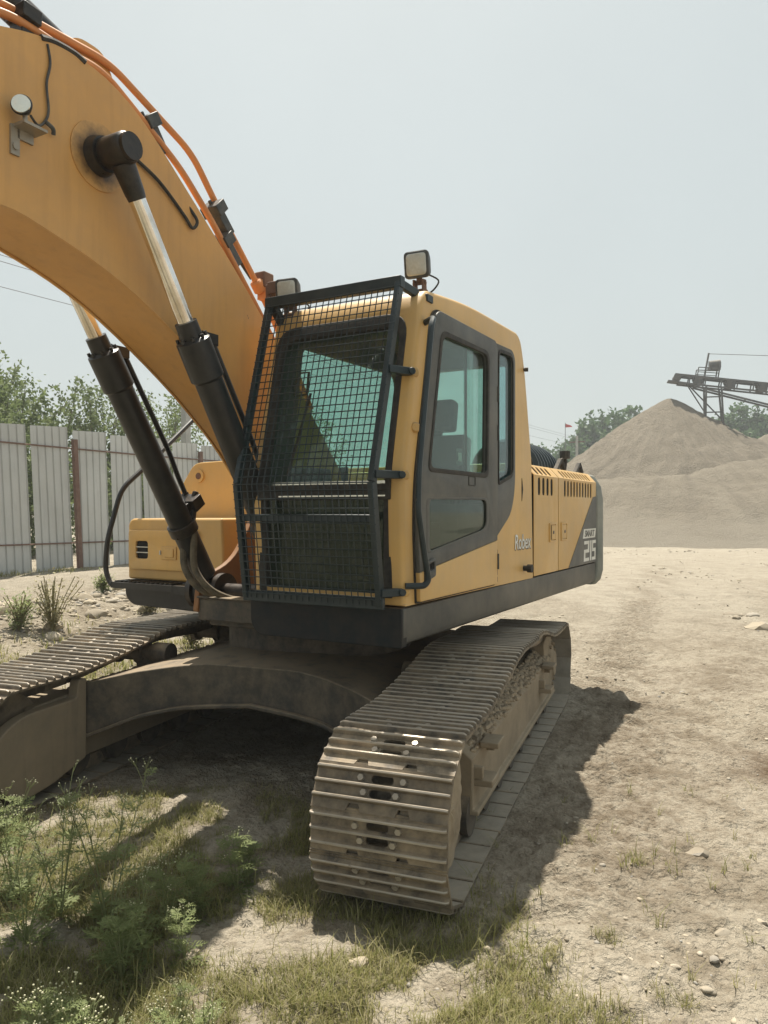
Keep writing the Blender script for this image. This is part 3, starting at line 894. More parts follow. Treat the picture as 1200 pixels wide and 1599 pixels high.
# ------------------------------------------------------------------ trees
def tree(name, label, pos, h, rx, n, leaf, mat, seed, group, shoots=0, low=0.15, cat='tree', trunk=0.09):
    rs = np.random.RandomState(seed)
    root = bpy.data.objects.new(name, None)
    col.objects.link(root)
    root.location = pos
    W = Matrix.Translation(pos)
    WM[root.name] = W
    tag(root, label, cat, group)
    m = MB()
    top = Vector((rs.uniform(-.2, .2), rs.uniform(-.2, .2), h * 0.8))
    pts = catmull([(0, 0, -0.3), (rs.uniform(-.1, .1), 0.05, h * 0.2), (rs.uniform(-.2, .2), rs.uniform(-.2, .2), h * 0.45), top], 4)
    r0 = trunk * h / 6
    m.tube(pts, [r0 * (1 - 0.85 * i / (len(pts) - 1)) for i in range(len(pts))], 7)
    cents = []
    nl = 14
    for i in range(nl):
        zf = low + 0.05 + (0.75 - low) * i / nl
        a = i * 2.4 + rs.uniform(-.5, .5)
        wid = math.sin(math.pi * min(1, (zf - low + 0.12) / (1.0 - low)) ** 0.8)
        e = Vector((math.cos(a) * rx * wid * rs.uniform(.6, 1.0), math.sin(a) * rx * wid * rs.uniform(.6, 1.0), h * min(0.97, zf + rs.uniform(.12, .25))))
        b0 = Vector(pts[min(len(pts) - 1, int(zf * 0.9 * len(pts)))])
        mid = b0.lerp(e, 0.5) + Vector((0, 0, -0.03 * h))
        lp = catmull([b0, mid, e], 3)
        m.tube(lp, [r0 * 0.4 * (1 - 0.8 * k / (len(lp) - 1)) for k in range(len(lp))], 5)
        for k in range(4):
            f = 0.35 + 0.22 * k
            c = b0.lerp(e, f)
            cents.append((c.x + rs.normal(0, rx * .14), c.y + rs.normal(0, rx * .14), c.z + rs.normal(0, h * .04), rx * rs.uniform(.12, .26)))
    for i in range(26):
        a, u = rs.uniform(0, 6.283), rs.uniform(0, 1)
        zf = low + (1 - low) * rs.uniform(0.05, .9)
        w = rx * math.sqrt(u) * (0.35 + 0.8 * math.sin(math.pi * min(1, (zf - low + .15) / (1.05 - low))))
        cents.append((math.cos(a) * w, math.sin(a) * w, zf * h, rx * rs.uniform(.08, .22)))
    for i in range(shoots):
        a, w = rs.uniform(0, 6.283), rx * rs.uniform(.1, .9)
        b0 = Vector((math.cos(a) * w, math.sin(a) * w, h * rs.uniform(.6, .75)))
        dv = Vector((math.cos(a) * .35 + rs.normal(0, .2), math.sin(a) * .35 + rs.normal(0, .2), 1)).normalized()
        ln = h * rs.uniform(.22, .36)
        m.tube([b0, b0 + dv * ln * .5, b0 + dv * ln], [r0 * .2, r0 * .14, r0 * .05], 4)
        for k in range(7):
            c = b0 + dv * ln * (k / 6)
            cents.append((c.x, c.y, c.z, rx * (.10 - .008 * k)))
    put('trunk', m.mesh('trunk', ['bark'], 60), root, W)
    ct = np.array(cents)
    pk = rs.choice(len(ct), n, p=ct[:, 3] ** 1.6 / (ct[:, 3] ** 1.6).sum())
    P = ct[pk, :3] + rs.normal(0, 1, (n, 3)) * ct[pk, 3:4] * np.array([.75, .75, .6])
    P[:, 2] = np.maximum(P[:, 2], 0.05 * h)
    d1 = rs.normal(0, 1, (n, 3))
    d1[:, 2] -= .3
    d1 /= np.linalg.norm(d1, axis=1, keepdims=True)
    d2 = np.cross(d1, rs.normal(0, 1, (n, 3)))
    d2 /= np.linalg.norm(d2, axis=1, keepdims=True)
    ln = leaf * rs.uniform(.6, 1.3, (n, 1))
    V = np.stack([P, P + d1 * ln * .5 + d2 * ln * .3, P + d1 * ln, P + d1 * ln * .5 - d2 * ln * .3], 1).reshape(-1, 3)
    me = bpy.data.meshes.new('crown')
    mesh_np(me, V, np.arange(n * 4).reshape(-1, 4))
    me.materials.append(MAT[mat])
    put('crown', me, root, W)
    return root
def fpos(t, d, z=0.3):
    return (F0[0] + FU[0] * t + FN[0] * d, F0[1] + FU[1] * t + FN[1] * d, z)
LT = [(-3.2, -6.5, 5.7, 2.2, 'leafy grey-green tree behind the fence at the left edge of the picture'),
      (0.6, -8.0, 6.4, 2.6, 'tallest bushy green tree rising behind the second fence panel'),
      (3.6, -6.0, 5.7, 1.7, 'slim tree with upright leafy shoots behind the rusty fence post'),
      (6.0, -8.5, 6.0, 2.3, 'bushy tree behind the fence, half hidden by the near hydraulic cylinder'),
      (9.0, -7.0, 5.9, 2.2, 'leafy tree behind the fence beside the concrete pole'),
      (13.0, -8.0, 6.2, 2.5, 'dense tree behind the boom foot, seen through the cab glass'),
      (18.0, -7.0, 6.0, 2.6, 'dense tree seen through the middle of the cab windscreen'),
      (24.0, -9.0, 6.6, 2.9, 'wide tree far behind the cab, seen through its glass')]
for i, (t, d, h, rx, lb) in enumerate(LT):
    tree('tree', lb, fpos(t, d), h, rx, 11000 if i < 5 else 6000, 0.14, 'leafA', 20 + i, 'trees behind the fence', shoots=9, low=0.08)
# thicket along the foot of those trees
for i in range(9):
    t = -3.0 + i * 1.75
    tree('bush', ['low leafy bush in the fence gap beside the leftmost panel', 'low bush behind the first wide fence panel', 'low bush showing in the second fence gap',
                  'low bush behind the rusty post', 'low bush showing right of the third fence panel', 'low bush behind the fourth fence panel', 'low bush behind the slanted handrail',
                  'low bush behind the yellow tool box', 'low bush left of the concrete pole foot'][i],
         fpos(t, -4.6 - (i % 3) * 0.6), 3.0 + 0.5 * (i % 2), 1.3, 3200, 0.13, 'leafA', 60 + i, 'bushes behind the fence', shoots=3, low=0.02, cat='bush', trunk=0.06)
# wood behind the sand pile: each crown that can be told apart is a tree
FT = [(862, 716, 95), (880, 700, 95), (898, 684, 94), (915, 668, 96), (933, 655, 95), (952, 648, 97), (972, 645, 96), (992, 648, 98), (1012, 652, 100),
      (1128, 645, 100), (1148, 641, 97), (1168, 640, 99), (1188, 637, 97), (1208, 639, 99)]
FL = ['lowest dark green tree beside the flag pole', 'small green tree right of the flag', 'rounded green tree next above the flag', 'mid-height tree on the left flank of the wood',
      'full green tree left of the sand cone, third from its edge', 'tall full tree left of the sand cone', 'tall tree touching the left slope of the sand cone', 'tree partly behind the left slope of the sand cone',
      'tree almost hidden behind the sand cone top', 'tree just right of the conveyor legs', 'green tree under the conveyor, second from its legs', 'green tree under the conveyor, third from its legs',
      'green tree under the conveyor near the right edge', 'tree cut by the right edge of the picture']
for i, (px_, py_, Z) in enumerate(FT):
    p = P3(px_, py_, Z)
    tree('tree', FL[i], (p.x, p.y, -0.1), p.z + 0.1, 3.0 + 0.35 * (i % 3), 7500, 0.58, 'leafB', 100 + i, 'trees behind the sand pile', shoots=4, low=0.02)
# distant wood low on the horizon between them
def band(name, label, x0, x1, Z, h, n, seed):
    rs = np.random.RandomState(seed)
    X = rs.uniform(x0, x1, n)
    hh = h * (0.75 + 0.5 * vnoise(X * 0.12, X * 0 + seed) + 0.25 * vnoise(X * 0.5, X * 0 + seed))
    P = np.stack([X, Z + rs.uniform(0, 8, n), hh * rs.uniform(0, 1, n) ** .6], 1)
    d1, d2 = rs.normal(0, 1, (n, 3)), rs.normal(0, 1, (n, 3))
    V = np.stack([P, P + d1 * .5, P + d1 * .5 + d2 * .5, P + d2 * .5], 1).reshape(-1, 3)
    me = bpy.data.meshes.new(name)
    mesh_np(me, V, np.arange(n * 4).reshape(-1, 4))
    me.materials.append(MAT['leafB'])
    o = put(name, me, kind='stuff')
    o['label'], o['category'] = label, 'wood'
band('distant_wood', 'far low belt of trees along the horizon behind the yard', -140, 130, 170, 9, 30000, 5)

# ------------------------------------------------------------------ sheet metal fence
fen = bpy.data.objects.new('sheet_fence', None)
col.objects.link(fen)
fen.location = fpos(0, 0, 0.35)
WM[fen.name] = Matrix.Translation(fen.location)
tag(fen, 'tall fence of gapped galvanised corrugated sheets on rusty rails', 'fence')
def fW(t, z, lean=0.0, d=0.0):
    X = Vector((FU[0], FU[1], 0))
    N = Vector((FN[0], FN[1], 0))
    m = Matrix((X, N, Vector((0, 0, 1)))).transposed().to_4x4()
    return Matrix.Translation(fpos(t, d, z)) @ m @ Matrix.Rotation(lean, 4, 'Y')
def sheet(w, h):
    m = MB()
    prof = []
    nr = 5
    for i in range(nr):
        x = i * w / nr
        prof += [(x, 0), (x + w / nr * .72, 0), (x + w / nr * .80, -.028), (x + w / nr * .92, -.028)]
    prof.append((w, 0))
    vs, fs = [], []
    for x, y in prof:
        vs += [(x, y, 0), (x, y, h), (x, y - .004, 0), (x, y - .004, h)]
    for i in range(len(prof) - 1):
        a = i * 4
        fs += [(a, a + 4, a + 5, a + 1), (a + 2, a + 3, a + 7, a + 6), (a + 1, a + 5, a + 7, a + 3)]
    m.add(vs, fs)
    return m.mesh('corrugated_sheet', ['galv'], 0)
shm = sheet(0.95, 3.2)
for i in range(-3, 11):
    t = 0.86 + (i - 1) * 1.06 + rnd.uniform(-.02, .02)
    put('corrugated_sheet', shm, fen, fW(t, 0.33 + rnd.uniform(-.03, .03), R(-2.6 + rnd.uniform(-.5, .5))))
for i, t in enumerate((-2.3, 1.95, 6.1, 10.2)):
    m = MB()
    m.box((-0.055, 0.012, -0.1), (0.055, 0.10, 3.0))
    put('post', m.mesh('post', ['rust']), fen, fW(t, 0.33, R(-3.0)))
for z in (0.62, 2.78):
    m = MB()
    m.tube([(-3.5, 0.02, 0), (0, 0.02, 0.02), (4, 0.02, -0.01), (11.5, 0.02, 0.02)], 0.018, 6)
    put('rail', m.mesh('rail', ['rust']), fen, fW(0, 0.33 + z, 0))
# concrete pole with power lines running parallel to the fence
for k, t in enumerate((8.6, 58, 108)):
    m = MB()
    m.add([(-.13, -.13, 0), (.13, -.13, 0), (.13, .13, 0), (-.13, .13, 0), (-.09, -.09, 8.2), (.09, -.09, 8.2), (.09, .09, 8.2), (-.09, .09, 8.2)],
          [(0, 1, 2, 3), (4, 5, 6, 7), (0, 1, 5, 4), (1, 2, 6, 5), (2, 3, 7, 6), (3, 0, 4, 7)])
    o = put('utility_pole', m.mesh('utility_pole', ['concrete']), None, fW(t, 0.2, 0, -3.0))
    tag(o, ['square concrete utility pole rising behind the fence beside the boom', 'square concrete utility pole far behind the cab', 'most distant square concrete utility pole'][k], 'utility pole', 'poles of the power line')
    m = MB()
    m.box((-.05, -.7, 7.6), (.05, .7, 7.7))
    put('cross_arm', m.mesh('cross_arm', ['rust']), o, fW(t, 0.2, 0, -3.0))
for k, (s, z) in enumerate(((0.0, 8.05), (0.55, 7.70), (-0.55, 7.42))):
    pts = []
    for a_, b_ in ((-40, 8.6), (8.6, 58), (58, 108), (108, 160)):
        for q in range(8):
            f = q / 8
            pts.append(fpos(a_ + (b_ - a_) * f, -3.0 + s, z - 1.1 * f * (1 - f) + 0.2))
    m = MB()
    m.tube(pts, 0.009, 5)
    o = put('power_line', m.mesh('power_line', ['wire'], 0))
    tag(o, ['topmost of the three thin wires crossing the sky at the left', 'middle of the three thin wires crossing the sky at the left', 'lowest of the three thin wires crossing the sky at the left'][k], 'wire', 'wires of the power line')
# flag
fl = P3(883, 700, 82)
m = MB()
m.cyl((fl.x, fl.y, -0.2), (fl.x, fl.y, P3(883, 660, 82).z), 0.05, 0.03, 8)
o = put('flag_pole', m.mesh('flag_pole', ['wire']))
tag(o, 'thin pole with a small red flag behind the engine bay', 'flag pole')
m = MB()
vs, fs = [], []
zt = P3(883, 661, 82).z
for i in range(9):
    f = i / 8
    w = 0.10 * math.sin(f * 7)
    vs += [(fl.x + f * 0.75, fl.y + w, zt - 0.02 - 0.28 * f), (fl.x + f * 0.75, fl.y + w, zt - 0.45 + 0.04 * f)]
for i in range(8):
    fs.append((i * 2, i * 2 + 2, i * 2 + 3, i * 2 + 1))
m.add(vs, fs)
put('flag', m.mesh('flag', ['flag']), o)
# ------------------------------------------------------------------ the excavator
EX = bpy.data.objects.new('excavator', None)
col.objects.link(EX)
EX.matrix_basis = T
WM[EX.name] = T.copy()
tag(EX, 'yellow and grey crawler excavator with a wire mesh guard over its windscreen', 'excavator')
def up_(name, m, mats, parent=None, bevel=0.0, W=None, smooth=35, **pr):
    me = m.mesh(name, [mats] if isinstance(mats, str) else mats, smooth) if isinstance(m, MB) else m
    return put(name, me, parent or EX, W if W is not None else U, bevel, **pr)
def un_(name, m, mats, parent=None, bevel=0.0, smooth=35, **pr):
    return up_(name, m, mats, parent, bevel, T, smooth, **pr)
# side plates are drawn in (a, z) and stood up at b
def side_m(b):
    return Matrix(((1, 0, 0, 0), (0, 0, -1, b), (0, 1, 0, 0), (0, 0, 0, 1)))
def front_m(a):            # plate drawn in (b, z), facing +a
    return Matrix(((0, 0, 1, a), (1, 0, 0, 0), (0, 1, 0, 0), (0, 0, 0, 1)))

# ---- crawler tracks
def track_loop():
    ic, ir, scn, sr = Vector((1.81, 0.37)), 0.37, Vector((-1.68, 0.365)), 0.365
    g = 0.024
    pts = []
    for i in range(0, 25):                                     # round the front idler, from the bottom up
        a = -math.pi / 2 + math.pi * i / 24
        ca, sa = math.cos(a), math.sin(a)
        if a < 0:                                              # the lower front is flatter and squarer than the idler itself
            ca, sa = max(ca, 0) ** 0.72, -(-sa) ** 0.72
        pts.append(ic + Vector((ca, sa)) * (ir - g))
    top = [(1.81, .74), (1.5, .738), (1.2, .758), (.8, .815), (.5, .862), (.2, .862), (0, .853), (-.35, .858), (-.62, .82), (-.95, .755), (-1.3, .732), (-1.68, .73)]
    pts += [Vector((p.x, p.y - g)) for p in catmull([(x, z, 0) for x, z in top], 8)][1:-1]
    for i in range(0, 25):
        a = math.pi / 2 + math.pi * i / 24
        pts.append(scn + Vector((math.cos(a), math.sin(a))) * (sr - g))
    n = 40
    for i in range(1, n):
        f = i / n
        pts.append(Vector((-1.68 + f * 3.49, g)))
    return pts
LOOP = track_loop()
seg = [(LOOP[(i + 1) % len(LOOP)] - LOOP[i]).length for i in range(len(LOOP))]
TOTAL = sum(seg)
NSH = 49
PITCH = TOTAL / NSH
def loop_at(s):
    s %= TOTAL
    for i, l in enumerate(seg):
        if s <= l:
            return LOOP[i].lerp(LOOP[(i + 1) % len(LOOP)], s / l)
        s -= l
    return LOOP[0]
# shoe: x along the track, y across, z outwards (0 = outer face of the plate)
def oval(cx, cy, w, h, n=6):
    out = []
    r = h / 2
    for i in range(n + 1):
        a = -math.pi / 2 + math.pi * i / n
        out.append((cx + r * math.sin(a + math.pi / 2) * 0 + r * math.sin(math.pi * i / n) * 1.0 * 0 + 0, 0))
    return [(cx + math.cos(t) * h / 2, cy + (w / 2 - h / 2) * (1 if math.sin(t) > 0 else -1) + math.sin(t) * h / 2) for t in [2 * math.pi * (k + .5) / 14 for k in range(14)]]
pl = plate_mesh('shoe_plate', [(.094, .3), (-.096, .3), (-.096, .142), (-.064, .13), (-.064, .088), (-.096, .076), (-.096, -.076), (-.064, -.088), (-.064, -.13), (-.096, -.142), (-.096, -.3), (.094, -.3)],
                [oval(.042, 0, .10, .034), oval(-.016, 0, .10, .034)], 0.013, ['steel'], Matrix.Translation((0, 0, -.0065)))
def shoe_mesh():
    m = MB()
    m.add([v.co[:] for v in pl.vertices], [tuple(p.vertices) for p in pl.polygons])
    m.mi = [2 if p.center.z < -.0125 else 0 for p in pl.polygons]
    for x in (.072, .013, -.045):
        w0, w1 = .0075, .0062
        prof = [(-w0 - .004, 0), (-w1, .020), (-w1 + .003, .025), (w1 - .003, .025), (w1, .020), (w0 + .004, 0)]
        vs = []
        for y, sh in ((-.298, .7), (-.285, 1), (.285, 1), (.298, .7)):
            vs += [(x + px_, y, pz * sh - .001) for px_, pz in prof]
        fs = []
        for j in range(3):
            for i in range(5):
                fs.append((j * 6 + i, j * 6 + i + 1, (j + 1) * 6 + i + 1, (j + 1) * 6 + i))
        k0 = len(m.mi)
        fs += [tuple(range(6)), tuple(range(18, 24))]
        m.add(vs, fs, 0)
        for j in range(3):
            for i in (1, 2, 3):
                m.mi[k0 + j * 5 + i] = 1                        # worn crest bright, sides dark: sky light and shade put into colour
    for x in (.042, -.016):
        for y in (-.083 - (x - .013) * .4, .083 + (x - .013) * .4):
            m.cyl((x, y, -.001), (x, y, .016), .0165, .014, 6, 1)
    # lip that hooks under the next shoe
    m.box((.093, -.298, -.016), (.104, .298, -.005))
    for y in (-.115, .115):                                     # chain links
        m.prism(round_poly([(-.105, -.10), (.105, -.10), (.105, -.03), (.07, -.014), (-.07, -.014), (-.105, -.03)], .02, 2), 'y', y - .022 * (1 if y > 0 else 1), y + .022)
    m.cyl((.095, -.13, -.062), (.095, .13, -.062), .028, n=8)
    return m.mesh('track_shoe', ['steel', 'rib', 'shoe_inner'], 40)
SHOE = shoe_mesh()
def mud_lump(m, cen, r, rs, sx=1, sy=1, sz=1, n=10):
    vs, fs = [], []
    for j in range(n + 1):
        th = math.pi * j / n
        for i in range(n * 2):
            ph = math.pi * i / n
            q = 1 + rs.uniform(-.16, .16)
            vs.append((cen[0] + r * sx * q * math.sin(th) * math.cos(ph), cen[1] + r * sy * q * math.sin(th) * math.sin(ph), cen[2] + r * sz * q * math.cos(th)))
    w = n * 2
    for j in range(n):
        for i in range(w):
            fs.append((j * w + i, j * w + (i + 1) % w, (j + 1) * w + (i + 1) % w, (j + 1) * w + i))
    m.add(vs, fs)
for s in (1, -1):
    bc = 1.26 * s
    m = MB()
    # long box frame with a sloped outer shoulder (bo = outward from the machine centre)
    bi, bo = (1.05, 1.455)
    prof = [(bi, .16), (bo + .03, .16), (bo + .03, .185), (bo, .19), (bo, .44), (1.36, .515), (bi, .52)]
    m.prism([(s * x, z) for x, z in prof], 'x', -1.5, 1.31)
    # yoke and cover round the front idler
    cover = round_poly([(1.30, .665), (1.30, .18), (1.58, .10), (1.80, .075), (1.97, .19), (1.99, .46), (1.80, .555), (1.38, .558), (1.36, .665)], [.01, .02, .05, .12, .12, .12, .1, .02, .02], 5)
    m.prism(cover, 'y', min(s * .985, s * 1.06), max(s * .985, s * 1.06))
    m.prism(round_poly([(1.25, .58), (1.25, .17), (1.62, .17), (1.66, .56)], .04, 3), 'y', min(s * 1.06, s * 1.33), max(s * 1.06, s * 1.33))
    # dried dirt lying on the outer shoulder
    tf = un_('track_frame', m, 'dirtframe' if s > 0 else 'dirtframe2', bevel=.008)
    rs = random.Random(5 + s)
    m = MB()
    for i in range(420):
        a = rs.uniform(-1.45, 1.25)
        q = rs.uniform(0, 1)
        mud_lump(m, (a, s * (1.33 + .11 * q), .525 - .07 * q), rs.uniform(.008, .028), rs, 1.3, 1, .7, 4)
    un_('caked_dirt', m, 'mud', tf)
    # front idler with a cake of mud on it
    m = MB()
    m.lathe((1.81, s * 1.12, .37), (0, s, 0), [(0, .22), (0, .30), (.06, .31), (.10, .275), (.20, .275), (.24, .31), (.30, .30), (.30, .20)], 40)
    un_('idler_wheel', m, 'steel', tf)
    m = MB()
    n, rings = 48, 7
    vs, fs = [(1.81, s * 1.475, .37)], []
    for j in range(1, rings + 1):
        for i in range(n):
            a = 2 * math.pi * i / n
            rr = .315 * j / rings * (1 + (rs.uniform(-.05, .03) if j == rings else 0))
            vs.append((1.81 + math.cos(a) * rr, s * (1.475 - .03 * (j / rings) ** 3 + rs.uniform(-.008, .008)), .37 + math.sin(a) * rr))
    for i in range(n):
        vs.append((1.81 + math.cos(2 * math.pi * i / n) * .30, s * 1.40, .37 + math.sin(2 * math.pi * i / n) * .30))
    for i in range(n):
        fs.append((0, 1 + i, 1 + (i + 1) % n))
        for j in range(rings):
            fs.append((1 + j * n + i, 1 + (j + 1) * n + i, 1 + (j + 1) * n + (i + 1) % n, 1 + j * n + (i + 1) % n))
    m.add(vs, fs)
    un_('mud_cake', m, 'mud', tf)
    # sprocket and final drive at the rear
    m = MB()
    tooth = []
    for i in range(21 * 4):
        a = 2 * math.pi * i / (21 * 4)
        tooth.append((-1.68 + math.cos(a) * (.325 if i % 4 in (1, 2) else .285), .365 + math.sin(a) * (.325 if i % 4 in (1, 2) else .285)))
    m.prism(tooth, 'y', s * 1.26 - .03, s * 1.26 + .03)
    m.lathe((-1.68, s * 1.06, .365), (0, s, 0), [(0, .24), (.26, .24), (.30, .22), (.36, .21), (.38, .12), (.40, .1)], 28)
    for i in range(12):
        a = 2 * math.pi * i / 12
        m.cyl((-1.68 + math.cos(a) * .175, s * 1.42, .365 + math.sin(a) * .175), (-1.68 + math.cos(a) * .175, s * 1.445, .365 + math.sin(a) * .175), .016, n=6)
    un_('sprocket', m, 'dirtframe' if s > 0 else 'under', tf)
    m = MB()
    m.prism(round_poly([(-1.9, .20), (-1.38, .16), (-1.3, .60), (-1.62, .66), (-1.72, .60)], .04, 3), 'y', min(s * 1.30, s * 1.42), max(s * 1.30, s * 1.42))
    un_('motor_guard', m, 'dirtframe' if s > 0 else 'under', tf, bevel=.006)
    for i in range(8):
        a = -1.25 + i * .36
        m = MB()
        m.lathe((a, s * 1.08, .155), (0, s, 0), [(0, .05), (0, .11), (.05, .11), (.06, .085), (.30, .085), (.31, .11), (.36, .11), (.36, .05)], 18)
        un_('track_roller', m, 'under', tf)
    for a in (.62, -.36):
        m = MB()
        m.lathe((a, s * .86, .70), (0, s, 0), [(0, .05), (0, .075), (.13, .075), (.14, .06), (.20, .06), (.21, .085), (.26, .085), (.27, .06), (.42, .06), (.43, .085), (.47, .085), (.47, .04)], 18)
        m.box((a - .05, min(s * .95, s * 1.1), .58), (a + .05, max(s * .95, s * 1.1), .70))
        m.box((a - .04, min(s * 1.05, s * 1.12), .50), (a + .04, max(s * 1.05, s * 1.12), .66))
        un_('carrier_roller', m, 'under', tf)
    for a in (1.14, -.95):
        m = MB()
        m.box((a - .02, min(s * 1.45, s * 1.55), .30), (a + .14, max(s * 1.45, s * 1.55), .335))
        m.box((a - .17, min(s * 1.45, s * 1.55), .455), (a + .0, max(s * 1.45, s * 1.55), .485))
        m.box((a - .17, min(s * 1.45, s * 1.50), .40), (a - .14, max(s * 1.45, s * 1.50), .455))
        m.box((a + .11, min(s * 1.45, s * 1.50), .335), (a + .14, max(s * 1.45, s * 1.50), .40))
        un_('step', m, 'dirtframe', tf, bevel=.006)
    # the shoes, each one an object
    off = 0.02 if s > 0 else 0.09
    for i in range(NSH):
        q = (i + off) * PITCH
        p0, p1 = loop_at(q - PITCH * .45), loop_at(q + PITCH * .45)
        c = (p0 + p1) / 2 * .35 + loop_at(q) * .65
        d = (p1 - p0).normalized()
        X = Vector((d.x, 0, d.y))
        N = Vector((d.y, 0, -d.x))
        c3 = Vector((c.x, bc, c.y)) + Vector((0, rnd.uniform(-.003, .003), 0))
        M4 = Matrix((X, N.cross(X), N)).transposed().to_4x4()
        put('track_shoe', SHOE, tf, T @ Matrix.Translation(c3) @ M4)

# ---- car body: X frame and swing ring
def loft(m, stations):
    """stations: list of closed sections with the same number of points"""
    n = len(stations[0])
    vs = [p for st in stations for p in st]
    fs = []
    for j in range(len(stations) - 1):
        for i in range(n):
            fs.append((j * n + i, j * n + (i + 1) % n, (j + 1) * n + (i + 1) % n, (j + 1) * n + i))
    fs += [tuple(range(n)), tuple(range((len(stations) - 1) * n, len(stations) * n))]
    m.add(vs, fs)
st, st2 = [], []
for i in range(33):
    b = -1.06 + 2.12 * i / 32
    k = abs(b) / 1.0
    af = np.interp(k, [0, .3, .5, .75, 1.0, 1.06], [1.0, 1.0, 1.04, 1.15, 1.27, 1.30])
    zt = np.interp(k, [0, .3, .5, .75, 1.06], [.745, .745, .725, .69, .62])
    zb = np.interp(k, [0, .3, .5, .7, 1.0, 1.06], [.52, .49, .47, .43, .31, .30])
    ai = np.interp(k, [0, .45, 1.06], [.0, .35, .75])
    zc = zt + .045 * max(0, 1 - k)
    st.append([(af, b, zt), (af, b, zb), (-af, b, zb), (-af, b, zt), (-.62, b, zc), (.62, b, zc)])
    st2.append([(af + .035, b, zb + .004), (af + .035, b, zb - .02), (.2, b, zb - .02), (.2, b, zb + .004)])
m = MB()
loft(m, st)
loft(m, st2)
un_('car_body', m, 'under', bevel=.006, smooth=50)
m = MB()
m.cyl((0, 0, .74), (0, 0, .93), .66, n=56)
m.cyl((0, 0, .93), (0, 0, 1.0), .70, n=56)
for i in range(36):
    a = 2 * math.pi * i / 36
    m.cyl((math.cos(a) * .675, math.sin(a) * .675, .915), (math.cos(a) * .675, math.sin(a) * .675, .935), .018, n=6)
un_('swing_ring', m, 'under')

# ---- upper frame, skirts
m = MB()
m.prism([(.60, -.58), (.96, -.30), (.96, .36), (1.1, .45), (1.1, 1.28), (-2.7, 1.28), (-2.7, -1.28), (.3, -1.28), (.45, -1.1)], 'z', 1.0, 1.14)
m.prism([(.90, -.26), (.90, .36), (.3, .5), (.3, -.5)], 'z', .96, 1.02)
df = up_('deck_frame', m, 'under', bevel=.008)
def skirt_prof(sgn):
    return [(sgn * (1.325 - .10), 1.005), (sgn * (1.325 - .05), 1.00), (sgn * (1.325 - .012), 1.02), (sgn * 1.328, 1.06), (sgn * 1.328, 1.198), (sgn * 1.22, 1.198)]
m = MB()
m.prism(skirt_prof(1), 'x', -2.72, 1.225)
sk = up_('side_skirt', m, 'grey', df, bevel=.004)
m = MB()
m.prism(skirt_prof(-1), 'x', -2.72, .25)
up_('side_skirt', m, 'grey', df, bevel=.004)
m = MB()
m.prism(round_poly([(.355, 1.205), (.355, 1.06), (.41, 1.0), (1.325, 1.0), (1.325, 1.205)], [.005, .05, .05, .015, .005], 4), 'x', 1.18, 1.24)
up_('front_skirt', m, 'skirt', df, bevel=.006)
# front centre cross plate under the boom
m = MB()
m.box((.62, -.30, 1.1405), (.98, .34, 1.152))
up_('boom_foot_plate', m, 'under', df, bevel=.006)

# ---- cab shell
prof = [(1.215, 1.212), (1.24, 1.84), (1.025, 2.80), (.965, 2.885), (.40, 2.945), (-.50, 2.952), (-.575, 2.90), (-.655, 2.72), (-.815, 2.06), (-.83, 1.20)]
pr2 = round_poly(prof, [.01, .15, .12, .07, .3, .05, .05, .15, .05, .01], 5)
m = MB()
m.prism(pr2, 'y', .365, 1.33)
base = m.mesh('cab_base', ['yellow', 'lining'], 0)
bm = bmesh.new()
bm.from_mesh(base)
ed = [e for e in bm.edges if len(e.link_faces) == 2 and e.calc_face_angle(0) > R(60) and abs(e.verts[0].co.y - e.verts[1].co.y) < 1e-5 and max(e.verts[0].co.z, e.verts[1].co.z) > 1.22]
bmesh.ops.bevel(bm, geom=ed, offset=.028, segments=4, profile=.5, affect='EDGES')
bmesh.ops.recalc_face_normals(bm, faces=bm.faces)
bm.to_mesh(base)
bm.free()
def cutter(poly, axis, lo, hi, mi=1):
    m = MB()
    m.prism(poly, axis, lo, hi, mi)
    return m.mesh('cut', ['yellow', 'lining'], 0)
inner = [(1.165, 1.24), (1.185, 1.84), (.985, 2.78), (.90, 2.83), (-.42, 2.88), (-.52, 2.82), (-.60, 2.66), (-.76, 2.04), (-.78, 1.24)]
DOOR = round_poly([(1.10, 1.225), (1.128, 1.62), (1.115, 1.85), (.915, 2.755), (.86, 2.79), (.02, 2.79), (-.012, 2.755), (-.012, 1.225)], [.01, .1, .1, .05, .06, .05, .05, .01], 4)
dwin = round_poly([(.995, 1.925), (.828, 2.665), (.155, 2.675), (.175, 1.925)], [.05, .06, .07, .05], 4)
dlow = round_poly([(1.02, 1.765), (.16, 1.775), (.16, 1.61), (.22, 1.575), (1.02, 1.475)], [.04, .06, .05, .05, .04], 4)
qwin = round_poly([(-.085, 1.87), (-.085, 2.755), (-.33, 2.765), (-.365, 2.72), (-.365, 1.94)], [.03, .05, .05, .05, .06], 4)
rwin = round_poly([(.95, 1.75), (.80, 2.70), (-.42, 2.72), (-.58, 2.2), (-.60, 1.9)], .06, 4)
cuts = [cutter(inner, 'y', .41, 1.285)]
cuts.append(cutter(round_poly([(1.06, 1.28), (1.085, 1.85), (.88, 2.72), (.03, 2.75), (.03, 1.28)], .05, 4), 'y', 1.25, 1.40))
cuts.append(cutter(qwin, 'y', 1.25, 1.40))
cuts.append(cutter(rwin, 'y', .30, .45))
wscr = round_poly([(.425, 1.27), (.425, 2.735), (1.245, 2.735), (1.245, 1.27)], [.05, .12, .12, .05], 6)
cuts.append(cutter(wscr, 'x', .88, 1.35))
cuts.append(cutter(round_poly([(.47, 1.98), (.47, 2.75), (1.22, 2.75), (1.22, 1.98)], .06, 4), 'x', -1.0, -.45))
cabm = bool_mesh(base, cuts, 'cab')
cab = up_('cab', cabm, None)

